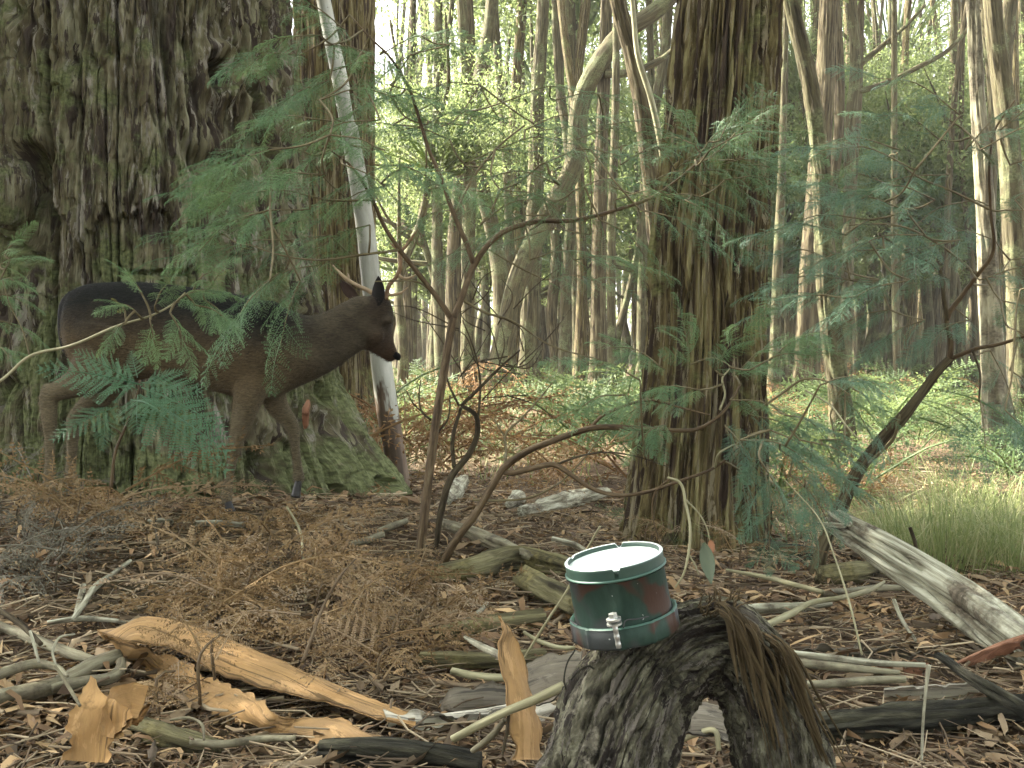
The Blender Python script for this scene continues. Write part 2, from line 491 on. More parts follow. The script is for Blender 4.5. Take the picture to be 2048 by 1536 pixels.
# ================================================================== GROUND
def ground_mat():
    m, t, out = mat('forest_floor')
    v = nd(t, 'TexCoord').outputs['Object']
    n1 = noise(t, scaled(t, v, (22, 22, 22)), 1, 8, .7, .3)
    col = ramp(t, n1, [(.30, (.022, .015, .010)), (.46, (.065, .043, .026)), (.58, (.13, .085, .05)), (.72, (.20, .145, .09))])
    n2 = noise(t, scaled(t, v, (.55, .55, .55), (4, 2, 0)), 1, 5, .6)
    col = mix(t, ramp(t, n2, [(.5, (0, 0, 0)), (.66, (.35, .35, .35))]), col, ramp(t, n1, [(.3, (.03, .04, .012)), (.7, (.13, .135, .05))]))
    surface(t, out, col, .95, n1, .03, 1, .15)
    return m
def spaced(lo, hi, n, k):
    t = np.linspace(-1, 1, n) if lo < 0 else np.linspace(0, 1, n)
    s = np.sinh(t * k) / np.sinh(k)
    return np.where(s < 0, -lo * s, hi * s)
gx = spaced(-160, 160, 300, 5.6)
gy = -6 + np.concatenate([np.linspace(0, 6.5, 20), 6.5 + spaced(0, 220, 290, 5.4)[1:]])
GX, GY = np.meshgrid(gx, gy)
GZ = ground(GX, GY)
gm = make_mesh('ground', np.stack([GX, GY, GZ], -1).reshape(-1, 3), grid_faces(len(gy), len(gx), False))
g_ob = link('ground', gm, ground_mat())
tag(g_ob, kind='structure')

# ================================================================== CROWNS (shared leaf meshes)
def leaf_quads(P, D, Nn, L, W, bend=0.0):
    """diamond leaves: P base, D direction, Nn face normal (all n x 3), L, W lengths"""
    S = np.cross(D, Nn)
    S /= np.linalg.norm(S, axis=1, keepdims=True) + 1e-9
    L, W = L[:, None], W[:, None]
    a = P
    b = P + D * L * .45 + S * W * .5
    c = P + D * L - Nn * bend * L
    d = P + D * L * .45 - S * W * .5
    V = np.stack([a, b, c, d], 1).reshape(-1, 3)
    F = np.arange(len(P) * 4).reshape(-1, 4)
    return V, F
def rand_dirs(n, up=0.0):
    d = rng.normal(size=(n, 3))
    d[:, 2] += up
    return d / np.linalg.norm(d, axis=1, keepdims=True)
def crown_mesh(name, rx, rz, clumps, per, spread, L, W, droop=-0.6, hollow=0.35, flat=1.0):
    c = rand_dirs(clumps) * (hollow + (1 - hollow) * rng.random((clumps, 1)) ** .6)
    c = c * np.array([rx, rx, rz])
    c[:, :2] += 0.25 * rx * np.stack([vnoise(c[:, 2], c[:, 0], 1 + 0 * c[:, 0]), vnoise(c[:, 1], c[:, 2], 4 + 0 * c[:, 0])], 1)
    size = spread * rng.uniform(.5, 1.5, clumps)
    P = np.repeat(c, per, 0) + rng.normal(size=(clumps * per, 3)) * np.repeat(size, per)[:, None] * np.array([1, 1, flat * .6])
    n = len(P)
    D = rand_dirs(n, droop)
    N = rand_dirs(n, 0.8)
    V, F = leaf_quads(P, D, N, L * rng.uniform(.6, 1.4, n), W * rng.uniform(.6, 1.4, n), .15)
    b = MB().add(V, F)
    for k in rng.choice(clumps, min(clumps, 60), replace=False):       # twigs that carry the clumps
        e = c[k]
        s = e * np.array([.12, .12, .2]) + np.array([0, 0, -rz * .55])
        mid = (s + e) / 2 + np.array([0, 0, .15 * rz]) + rng.normal(size=3) * .1
        tv, tf, tb = tube([s, mid, e], [.035, .02, .006], 6, 4, None, False)
        b.add(tv, tf, tb)
    return b.mesh(name, False)
CROWN_TALL = [crown_mesh('crown', 3.2, 3.4, 240, 42, .34, .13, .042, -.8) for _ in range(3)]
CROWN_UNDER = [crown_mesh('crown', 2.0, 1.6, 210, 50, .22, .085, .030, -.3, .2, .6) for _ in range(3)]
CROWN_BIG = crown_mesh('crown', 5.0, 4.2, 330, 50, .5, .15, .05, -.8)
for me in CROWN_TALL + [CROWN_BIG]:
    me.materials.append(M['crown'])
for k, me in enumerate(CROWN_UNDER):
    me.materials.append(M['crown_light'])
def add_crown(root, me, at_local, s=1.0, sz=None, m=None):
    o = link('crown', me, None, root)
    o.location = [float(c) for c in at_local]
    o.rotation_euler = (0, 0, float(rng.uniform(0, 6.28)))
    o.scale = (s, s, s if sz is None else sz)
    return o

# ================================================================== THE OLD TREE (left)
OT = at(280, 1000, 6.35)
OT[2] = ground(OT[0], OT[1]) - 0.05
def old_tree():
    root = tag(empty('old_tree', OT), 'huge old tree with furrowed mossy bark and a dark knot hole behind the deer', 'tree')
    zs = np.concatenate([np.linspace(-.15, 2.9, 420), np.linspace(2.9, 9.0, 40)[1:]])
    ns = 560
    # finer columns on the side that faces the clearing
    t = np.linspace(0, 1, ns, endpoint=False)
    th = 2 * np.pi * t + 0.55 * np.sin(2 * np.pi * t)          # dense near t=.5 -> th=pi
    th = th - np.pi - np.pi / 2                                 # th = -pi/2 faces the camera (-Y)
    TH, Z = np.meshgrid(th, zs)
    c, s = np.cos(TH), np.sin(TH)
    zr = np.array([-.2, 0, .12, .28, .48, .75, 1.0, 1.4, 2.0, 2.6, 4, 9])
    rr = np.array([1.44, 1.36, 1.28, 1.18, 1.09, 1.02, .98, .92, .86, .82, .74, .5])
    rf = np.array([1.12, 1.06, 1.03, 1.0, .97, .95, .93, .90, .86, .82, .74, .5])
    side = np.clip(c, 0, 1) ** 1.5                              # towards +X the foot spreads far out
    R = np.interp(Z, zr, rf) * (1 - side) + np.interp(Z, zr, rr) * side
    # buttress lobes near the ground
    low = np.exp(-np.maximum(Z, 0) / .45)
    R = R + low * (.07 * np.cos(TH * 7 + .8) + .06 * vnoise(c * 3, s * 3, 0 * Z + 2) + .05 * np.cos(TH * 13 + 2))
    sm = 0.9 * TH
    x, y = c * .9, s * .9
    w1 = fbm(x * 2, y * 2, Z * .6, 3)
    w2 = fbm(x * 2 + 30, y * 2, Z * .7, 3)
    xs_, ys_ = x + .055 * w1, y + .055 * w2
    big = fbm(xs_ * 2.2, ys_ * 2.2, Z * .4, 3)
    R = R + .045 * big
    # long cracks
    def cracks(k, lk, lo, off):
        n = vnoise(xs_ * k + off, ys_ * k, Z * lk)
        return sstep(lo, 1, 1 - np.abs(n) * 1.6)
    R = R - .080 * cracks(3.1, .30, .90, 3) - .055 * cracks(7, .7, .84, 11) - .027 * cracks(16, 1.6, .74, 23) - .018 * cracks(38, 4.0, .58, 41)
    # slabs of bark with broken ends: stepped relief
    cell = vnoise(xs_ * 5.5 + 9, ys_ * 5.5, Z * .9 + .3 * w2)
    R = R + .030 * sstep(-.05, .02, cell) + .022 * sstep(.22, .27, vnoise(xs_ * 10, ys_ * 10 + 4, Z * 1.8 + .5 * w1)) + .013 * sstep(.1, .16, vnoise(xs_ * 22, ys_ * 22 + 4, Z * 4.5 + .5 * w1))
    R = R + .020 * fbm(xs_ * 28, ys_ * 28, Z * 4, 3) + .015 * fbm(xs_ * 80, ys_ * 80, Z * 20, 2)
    # ragged lower edge of the bark (about 1.25 m up): thinner, mossy wood below it
    edge = 1.36 + .10 * vnoise(TH * 6, 0 * Z, 0 * Z) + .07 * vnoise(TH * 17, 0 * Z + 5, 0 * Z) + .04 * vnoise(TH * 40, 0 * Z + 5, 0 * Z)
    R = R + .055 * sstep(-.012, .012, Z - edge) * sstep(-2.6, -2.2, TH) * (1 - sstep(-1.15, -.9, TH))
    # mossy lumps at the foot
    R = R + np.exp(-np.maximum(Z - .1, 0) / .35) * .05 * fbm(x * 9, y * 9, Z * 5, 3)
    P = np.stack([c * R, s * R, Z], -1)
    def local(px, py):
        """trunk angle and height seen at that place of the picture"""
        q = np.stack([(P[..., 0] + OT[0]), (P[..., 1] + OT[1]), (P[..., 2] + OT[2] - CAMZ)], -1)
        cp, sp = math.cos(PITCH), math.sin(PITCH)
        d = q[..., 1] * cp - q[..., 2] * sp
        u = 1024 + FPX * q[..., 0] / d
        v = 768 - FPX * (q[..., 2] * cp + q[..., 1] * sp) / d
        e = (u - px) ** 2 + (v - py) ** 2 + np.where(s > 0, 1e9, 0)
        k = np.unravel_index(np.argmin(e), e.shape)
        return TH[k], Z[k]
    def dist(px, py, sx, sz):
        a, z = local(px, py)
        return np.sqrt(((TH - a) * .85 / sx) ** 2 + ((Z - z) / sz) ** 2), (TH - a) * .85, Z - z
    # knot hole with a swollen collar, and the scar that runs down from it
    d, dx, dz = dist(427, 148, .045, .075)
    dR = -.20 * (1 - sstep(.55, 1.0, d + .12 * vnoise(dx * 40, dz * 40, 0 * dz))) + .06 * np.exp(-((d - 1.6) / .6) ** 2)
    d, dx, dz = dist(490, 130, 1, 1)
    scar = np.abs(dx + .06 + .32 * dz - .12 * dz * dz)
    dR = dR - .07 * np.exp(-(scar / .022) ** 2) * sstep(-.62, -.5, dz) * (1 - sstep(.02, .1, dz)) + .05 * np.exp(-((scar - .05) / .03) ** 2) * sstep(-.62, -.5, dz) * (1 - sstep(.02, .1, dz))
    # hollow beside the burl at the far left
    d, dx, dz = dist(45, 400, .10, .30)
    dR = dR - .20 * (1 - sstep(.5, 1.05, d + .15 * vnoise(dx * 9, dz * 9, 0 * dz)))
    # dark rotted pockets at the foot and under the ragged edge
    for (px, py, sx, sz, dp) in ((520, 930, .05, .10, .12), (680, 985, .045, .07, .12), (415, 990, .05, .05, .1), (610, 620, .06, .12, .10), (640, 800, .035, .10, .09),
                                 (590, 380, .03, .14, .07), (330, 545, .16, .02, .05), (500, 480, .03, .1, .05), (780, 970, .04, .05, .09)):
        d, dx, dz = dist(px, py, sx, sz)
        dR = dR - dp * (1 - sstep(.45, 1.0, d + .2 * vnoise(dx * 25, dz * 25, 0 * dz + px)))
    R = R + dR
    P = np.stack([c * R, s * R, Z], -1).reshape(-1, 3)
    bc = np.stack([c * .9, s * .9, Z], -1).reshape(-1, 3)
    me = make_mesh('trunk', P, grid_faces(len(zs), ns, True), bc, False)
    link('trunk', me, M['old_bark'], root)
    # burl at the far left
    b0 = at(5, 385, 5.48) - OT
    n = 60
    u, v = np.meshgrid(np.linspace(0, 2 * np.pi, 72, endpoint=False), np.linspace(.02, np.pi - .02, n))
    D = np.stack([np.cos(u) * np.sin(v), np.sin(u) * np.sin(v), np.cos(v)], -1)
    r = 1 + .18 * fbm(D[..., 0] * 2, D[..., 1] * 2, D[..., 2] * 2, 3) + .05 * fbm(D[..., 0] * 9, D[..., 1] * 9, D[..., 2] * 5, 3)
    Q = (D * r[..., None] * np.array([.15, .17, .23])).reshape(-1, 3) + b0
    link('burl', make_mesh('burl', Q, grid_faces(n, 72, True)[:, ::-1], Q * 1.0), M['old_bark'], root)
    # a curl of dead bark caught in a crack of the foot
    for k in range(5):                                           # big limbs above the picture
        a = rng.uniform(0, 6.28)
        e = np.array([math.cos(a) * 3.2, math.sin(a) * 3.2, 11.5 + rng.uniform(-1, 1.5)])
        tv, tf, tb = tube([(0, 0, 8.2), e * .5 + np.array([0, 0, 4.6]), e], [.32, .2, .08], 14, 10, rough(.1))
        link('limb', MB().add(tv, tf, tb).mesh('limb'), M['grey_bark'], root)
    add_crown(root, CROWN_BIG, (0.5, .5, 12.5), 1.0)
    return root
old_tree()

# ================================================================== TREES BY PICTURE PATH
def px_tree(name, label, pts, m, nf, amp, top=10.0, crown=None, crown_s=1.0, sides=48, rows=150, group=None, cat='tree', foot=1.25, branches=(), bmat=None, depth=None, lk=1.8, sink=.12):
    """pts: (px, py, width px) from the foot upwards; depth from where the foot stands on the ground"""
    g = gp(pts[0][0], pts[0][1])
    d = dep(g) if depth is None else depth
    Pw = np.array([at(p[0], p[1], d) for p in pts])
    R = np.array([p[2] * d / FPX / 2 for p in pts])
    base = Pw[0].copy()
    base[2] = ground(base[0], base[1]) - sink
    Pw[0] = base
    R[0] *= foot
    if Pw[-1][2] < top:
        dirv = Pw[-1] - Pw[-2]
        dirv /= np.linalg.norm(dirv)
        dirv = dirv * .5 + np.array([0, 0, .5])
        dirv /= np.linalg.norm(dirv)
        Pw = np.vstack([Pw, Pw[-1] + dirv * (top - Pw[-1][2]) / dirv[2]])
        R = np.append(R, R[-1] * .55)
    root = tag(empty(name, base), label, cat, group)
    tv, tf, tb = tube(Pw - base, R, rows, sides, fibrous(amp, nf, lk, rng.uniform(0, 50)) if nf else rough(.06, 6, 1.5, rng.uniform(0, 50)))
    link('trunk', MB().add(tv, tf, tb).mesh('trunk', sides < 100), m, root)
    for bpts in branches:
        Pb = np.array([at(p[0], p[1], d + (p[3] if len(p) > 3 else 0)) for p in bpts]) - base
        Rb = np.array([p[2] * d / FPX / 2 for p in bpts])
        tv, tf, tb = tube(Pb, Rb, 26, 9, rough(.12, 6, 2.0, rng.uniform(0, 50)))
        link('branch', MB().add(tv, tf, tb).mesh('branch'), bmat or m, root)
    if crown is not None and (int(pts[0][0]) % 3 == 0 or crown in CROWN_UNDER):
        e = Pw[-1] - base
        add_crown(root, crown, e + np.array([0, 0, .6]), crown_s)
    return root
def ct():
    return CROWN_TALL[int(rng.integers(3))]

px_tree('stringybark_tree', 'thick stringybark trunk with deep fibrous furrows standing behind the painted tub',
        [(1385, 1090, 285), (1392, 980, 268), (1402, 850, 252), (1410, 700, 232), (1415, 500, 226), (1436, 300, 216), (1456, 40, 207), (1470, -120, 200)],
        M['string_bark'], 80, .030, 12, CROWN_TALL[0], 1.2, 300, 420, foot=1.12, lk=2.0)
px_tree('pale_gum_tree', 'slender smooth pale gum trunk just past the deer\'s muzzle',
        [(800, 1000, 52), (793, 930, 43), (775, 820, 45), (762, 720, 42), (742, 560, 39), (730, 450, 37), (708, 310, 35), (682, 170, 32), (655, 40, 29), (640, -40, 27)],
        M['pale_bark'], 0, 0, 8, ct(), .9, 28, 120, depth=6.9, foot=1.1)
px_tree('stringybark_tree', 'brown stringybark trunk half hidden behind the old tree and the pale gum',
        [(680, 900, 150), (678, 700, 145), (672, 400, 150), (668, 40, 158)], M['string_bark'], 34, .022, 12, ct(), 1.2, 110, 220, depth=9.0)
px_tree('forest_tree', 'leaning brown trunk bending over to the right in the middle distance',
        [(965, 832, 66), (1000, 720, 46), (1043, 540, 42), (1100, 420, 40), (1145, 340, 40), (1165, 195, 38), (1204, 117, 38), (1245, 66, 36), (1300, 30, 34)],
        M['grey_bark'], 22, .012, 9, ct(), 1.0, 48, 160, branches=[[(1210, 148, 17), (1262, 145, 15), (1325, 117, 13), (1362, 88, 11), (1420, 60, 8)]])
px_tree('forest_tree', 'straight fibrous trunk with a bulging foot beside the leaning trunk',
        [(1055, 815, 66), (1057, 740, 46), (1062, 600, 40), (1070, 400, 34), (1075, 200, 28), (1085, 40, 24)], M['grey_bark'], 22, .014, 10, ct(), 1.0, 48, 150)
px_tree('forest_tree', 'paired straight brown trunk standing near the furrowed stringybark',
        [(1194, 830, 42), (1196, 700, 34), (1198, 500, 30), (1205, 250, 26), (1212, 40, 23)], M['red_bark'], 20, .010, 11, ct(), 1.0, 40, 140)
px_tree('forest_tree', 'thinner partner trunk close beside the paired brown trunk',
        [(1226, 838, 24), (1224, 700, 19), (1222, 500, 18), (1230, 250, 16), (1233, 40, 14)], M['grey_bark'], 14, .007, 10, ct(), .9, 28, 120)
px_tree('forest_tree', 'dark brown trunk showing just behind the reddish sapling stem',
        [(938, 830, 40), (936, 700, 30), (936, 520, 27), (940, 300, 25), (934, 160, 22), (925, 40, 20)], M['grey_bark'], 18, .010, 10, ct(), 1.0, 36, 140)
px_tree('forest_tree', 'rusty red twisted trunk with peeling bark in the middle distance',
        [(1105, 795, 34), (1112, 730, 26), (1104, 640, 22), (1112, 520, 22), (1110, 380, 19), (1120, 200, 16), (1118, 40, 15)], M['red_bark'], 12, .010, 11, ct(), .9, 32, 120)
px_tree('forest_tree', 'narrow grey trunk between the rusty trunk and the brown pair',
        [(1153, 805, 24), (1153, 700, 18), (1150, 500, 17), (1146, 250, 15), (1140, 40, 22)], M['grey_bark'], 12, .006, 11, ct(), .9, 28, 120)
px_tree('forest_tree', 'tilted brown trunk passing behind the upper furrowed stringybark',
        [(1345, 930, 52), (1335, 700, 46), (1312, 420, 42), (1292, 260, 38), (1262, 100, 34), (1245, 40, 32), (1230, -30, 30)], M['red_bark'], 22, .012, 9, ct(), .9, 44, 140, depth=9.5)
px_tree('forest_tree', 'thin bare sunlit stem slanting down to the furrowed stringybark',
        [(1345, 900, 13), (1340, 600, 13), (1325, 310, 12), (1300, 190, 12), (1275, 110, 11), (1268, 40, 10)], M['pale_twig'], 0, 0, 7, None, 1, 14, 70, depth=9.0)
px_tree('forest_tree', 'pale yellowish trunk with loose bark strips leaning left of the red trunk pair',
        [(1692, 935, 62), (1680, 800, 46), (1660, 640, 40), (1650, 500, 38), (1642, 330, 34), (1624, 190, 31), (1590, 40, 29), (1570, -60, 27)], M['grey_bark'], 18, .016, 9, ct(), 1.0, 48, 170)
px_tree('forest_tree', 'straight red brown trunk behind the pale yellowish leaning trunk',
        [(1606, 845, 66), (1612, 760, 56), (1622, 600, 52), (1634, 400, 44), (1648, 200, 38), (1656, 40, 36)], M['red_bark'], 24, .014, 12, ct(), 1.1, 56, 170)
px_tree('forest_tree', 'dark forked trunk with a long bare limb reaching over the far shrubs',
        [(1688, 820, 30), (1692, 650, 25), (1698, 450, 24), (1702, 250, 24), (1712, 120, 23), (1706, 40, 20)], M['grey_bark'], 14, .008, 10, ct(), 1.0, 32, 120,
        branches=[[(1703, 188, 13), (1760, 170, 11), (1839, 133, 10), (1890, 105, 9), (1930, 66, 8), (1960, 20, 6)], [(1712, 138, 13), (1745, 108, 11), (1808, 55, 8), (1850, 10, 6)]])
px_tree('forest_tree', 'stout pale grey trunk rising through the blue wattle sprays at the far edge',
        [(2015, 945, 84), (1992, 800, 54), (1980, 600, 40), (1966, 350, 33), (1956, 200, 28), (1948, 40, 25)], M['stick'], 16, .016, 11, ct(), 1.0, 48, 160)
px_tree('forest_tree', 'brown trunk curving outward beside the stout pale grey trunk',
        [(2050, 900, 60), (2040, 700, 50), (2025, 400, 44), (2011, 219, 42), (1990, 60, 38), (1985, 0, 36)], M['grey_bark'], 20, .012, 11, ct(), 1.0, 40, 140)
px_tree('forest_tree', 'narrow dark trunk glimpsed right behind the furrowed stringybark',
        [(1545, 830, 28), (1550, 700, 22), (1556, 520, 20), (1562, 380, 17), (1568, 200, 14), (1572, 40, 12)], M['grey_bark'], 10, .006, 10, ct(), .9, 28, 110)
px_tree('forest_tree', 'sinuous dark trunk snaking between the stringybark and the red trunk',
        [(1590, 800, 22), (1585, 660, 20), (1580, 560, 19), (1590, 470, 16), (1575, 390, 14), (1590, 330, 12), (1610, 280, 9), (1600, 180, 7)], M['red_bark'], 8, .006, 5, CROWN_UNDER[0], .7, 24, 110)
px_tree('forest_tree', 'grey trunk with a small dark scar among the slim trunks at the edge',
        [(1898, 800, 26), (1902, 700, 22), (1905, 500, 20), (1905, 300, 18), (1908, 40, 15)], M['grey_bark'], 10, .006, 11, ct(), 1.0, 28, 110)
px_tree('forest_tree', 'thin trunk just past the deer\'s nose under the bracken slope',
        [(812, 792, 26), (815, 650, 20), (812, 450, 18), (820, 250, 15), (826, 40, 13)], M['red_bark'], 10, .006, 10, ct(), .9, 28, 110)
px_tree('forest_tree', 'thin grey trunk forking high between the deer and the sapling',
        [(870, 800, 24), (868, 650, 18), (874, 450, 17), (865, 300, 15), (880, 150, 12), (900, 40, 11)], M['grey_bark'], 10, .006, 9, ct(), .9, 28, 110,
        branches=[[(866, 320, 11), (835, 220, 9), (800, 140, 7), (780, 40, 6)]])

# ---- crooked understorey trees with low limbs
def crooked_tree(label, foot_px, foot_py, hgt, lean, n_br=4, group=None, crown_z=.75, crown_s=1.0):
    g = gp(foot_px, foot_py)
    base = g.copy()
    base[2] -= .1
    root = tag(empty('understorey_tree', base), label, 'tree', group)
    k = 6
    P = [np.zeros(3)]
    for i in range(1, k):
        P.append(np.array([lean * (i / (k - 1)) * hgt + rng.normal() * .10 * hgt / 4, rng.normal() * .12, hgt * i / (k - 1)]))
    P = np.array(P)
    R = np.linspace(.085, .03, k) * hgt / 5
    tv, tf, tb = tube(P, R, 50, 12, fibrous(.008, 8, .9, rng.uniform(0, 40)))
    link('trunk', MB().add(tv, tf, tb).mesh('trunk'), M['grey_bark'], root)
    for j in range(n_br):
        t = rng.uniform(.35, .9)
        i = t * (k - 1)
        s = P[int(i)] + (P[min(k - 1, int(i) + 1)] - P[int(i)]) * (i % 1)
        a = rng.uniform(0, 6.28)
        L = rng.uniform(.22, .45) * hgt
        dv = np.array([math.cos(a), math.sin(a) * .7, 0])
        e = s + dv * L + np.array([0, 0, L * rng.uniform(.3, .9)])
        mid = (s + e) / 2 + np.array([rng.normal() * .12, 0, -.12 * L])
        tv, tf, tb = tube([s, mid, e], [.045 * hgt / 5, .03 * hgt / 5, .010], 22, 8, rough(.15, 6, 3, rng.uniform(0, 40)))
        link('branch', MB().add(tv, tf, tb).mesh('branch'), M['grey_bark'], root)
    add_crown(root, CROWN_UNDER[int(rng.integers(3))], P[-1] * np.array([1, 1, crown_z]) + np.array([0, 0, .4]), crown_s)
    return root
for (px, py, h, lean, cs, lab) in (
        (800, 830, 5.0, .10, .7, 'crooked understorey tree with dangling foliage beyond the pale gum'),
        (905, 800, 5.5, -.12, .75, 'crooked understorey tree with low leafy limbs behind the sapling'),
        (990, 790, 6.0, .15, .8, 'crooked tree with crossing limbs behind the leaning trunk'),
        (1085, 780, 6.2, -.10, 1.1, 'crooked leafy tree filling the gap behind the bulging trunk'),
        (1250, 800, 5.2, .05, 1.0, 'crooked leafy tree close beside the furrowed stringybark'),
        (1560, 790, 6.0, -.08, 1.1, 'crooked leafy tree in the gap right of the furrowed stringybark'),
        (1760, 800, 5.6, .12, 1.1, 'crooked leafy tree with pale forked limbs under the long bare limb'),
        (1830, 785, 6.5, .06, 1.2, 'crooked leafy tree among the slim trunks beneath the long limb'),
        (1930, 800, 5.6, -.12, 1.1, 'crooked leafy tree behind the stout pale grey trunk')):
    crooked_tree(lab, px, py, h, lean, 5, None, .78, cs)
crooked_more = ((870, 785), (960, 775), (1045, 780), (1165, 775), (1265, 785), (905, 760), (1110, 758), (1530, 785), (1620, 775), (1700, 778), (1850, 790), (1780, 785), (775, 790), (1130, 785), (1510, 800), (1665, 790), (1735, 790), (1810, 775), (1890, 780), (1985, 790), (2040, 800), (1575, 775), (760, 770), (850, 765), (950, 760), (1020, 765), (1140, 765), (1180, 770), (1290, 765), (1500, 765), (1540, 770), (1650, 765), (1715, 765), (1790, 762), (1870, 765), (1960, 768), (2030, 770), (1230, 760), (1600, 762))
for (px, py) in crooked_more:
    crooked_tree('crooked leafy understorey tree deep in the stand between the far trunks', px, py, rng.uniform(3.5, 9), rng.uniform(-.15, .15), 3, 'understorey trees deep in the stand', .72, rng.uniform(.7, 1.15))

# ---- slim trunks far back in the stand (copies of a few)
def slim_proto(k):
    h = 15.0
    n = 7
    P = np.array([[rng.normal() * .12 * i ** .5, rng.normal() * .1, h * i / (n - 1)] for i in range(n)])
    P[0] = (0, 0, -.15)
    R = np.linspace(.15, .06, n)
    R[0] = .20
    tv, tf, tb = tube(P, R, 60, 14, fibrous(.016, 12, 1.6, rng.uniform(0, 50)))
    me = MB().add(tv, tf, tb).mesh('trunk')
    me.materials.append([M['grey_bark'], M['red_bark'], M['string_bark'], M['grey_bark'], M['grey_bark']][k])
    return me
SLIM = [slim_proto(k) for k in range(5)]
placed = []
n_slim = 0
while n_slim < 295:
    y = float(17 + 50 * rng.random() ** .9)
    x = float(rng.uniform(-.14, .47) * y) if n_slim < 200 else float(rng.uniform(.18, .46) * y)
    if any((x - q[0]) ** 2 + (y - q[1]) ** 2 < .5 for q in placed):
        continue
    placed.append((x, y))
    z = float(ground(x, y))
    root = tag(empty('slim_tree', (x, y, z)), 'slim straight trunk standing far back in the dense stand', 'tree', 'slim trunks far back in the stand')
    o = link('trunk', SLIM[n_slim % 5], None, root)
    s = float(rng.uniform(.35, 1.0))
    o.scale = (s, s, float(rng.uniform(.75, 1.1)))
    o.rotation_euler = (float(rng.normal() * .03), float(rng.normal() * .035), float(rng.uniform(0, 6.28)))
    if n_slim % 14 == 0:
        add_crown(root, ct(), (0, 0, float(rng.uniform(9.5, 13.5))), float(rng.uniform(.8, 1.2)))
    n_slim += 1

# ---- trees standing outside the picture to the left: their crowns shade the clearing
for (x, y, h, s) in ((-6.2, 6.6, 6.2, 1.7), (-8.4, 8.6, 7.2, 1.7), (-5.6, 9.8, 6.8, 1.4), (-10.5, 6.4, 8.6, 1.9), (-7.6, 4.6, 6.4, 1.7), (-4.2, 4.6, 6.6, 1.4)):
    base = np.array([x, y, float(ground(x, y)) - .1])
    root = tag(empty('understorey_tree', base), 'broad leafy understorey tree standing out of view past the old tree', 'tree', 'trees past the old tree')
    tv, tf, tb = tube([(0, 0, 0), (.15, .1, h * .5), (-.1, 0, h)], [.16, .12, .06], 40, 14, fibrous(.01, 9, .8, x))
    link('trunk', MB().add(tv, tf, tb).mesh('trunk'), M['grey_bark'], root)
    add_crown(root, CROWN_UNDER[int(rng.integers(3))], (0, 0, h - .6), s, s * 1.1)

# ---- trees of the same forest added unseen around the camera to dim ambient light
for (x, y, h, s) in ((-3.8, -3.6, 5.6, 1.5), (2.6, -4.6, 6.0, 1.6), (0.2, -7.0, 7.0, 1.8), (5.6, -1.8, 5.8, 1.5), (-6.4, -.4, 6.2, 1.5), (6.4, 3.2, 6.6, 1.5), (-3.0, -8.5, 7.0, 1.8)):
    base = np.array([x, y, float(ground(x, y)) - .1])
    root = tag(empty('understorey_tree', base), 'leafy understorey tree added out of view around the viewpoint to dim ambient light', 'tree', 'trees around the viewpoint')
    tv, tf, tb = tube([(0, 0, 0), (.15, .1, h * .5), (-.1, 0, h)], [.14, .10, .05], 30, 12, fibrous(.01, 9, .8, x))
    link('trunk', MB().add(tv, tf, tb).mesh('trunk'), M['grey_bark'], root)
    add_crown(root, CROWN_UNDER[int(rng.integers(3))], (0, 0, h - 1.2), s, s * 1.2)

# ---- the far wood that reads as one mass
def far_wood():
    b = MB()
    n = 26000
    y = rng.uniform(62, 95, n)
    x = y * rng.uniform(-.55, .62, n)
    cl = vnoise(x * .35, y * .2, 0 * x)
    z = 1.0 + 15 * rng.random(n) ** 1.1 + 2.5 * cl
    keep = vnoise(x * .5, z * .45, y * .1) > -.22 + .05 * (z - 5)
    P = np.stack([x, y, z], 1)[keep]
    n = len(P)
    V, F = leaf_quads(P, rand_dirs(n, -.4), rand_dirs(n, .6), rng.uniform(.45, 1.0, n), rng.uniform(.22, .45, n), .1)
    b.add(V, F)
    return b.mesh('far_wood', False)
tag(link('far_wood', far_wood(), M['crown_light']), 'distant sunlit foliage of the forest behind the slim trunks', 'far forest', None, 'stuff')

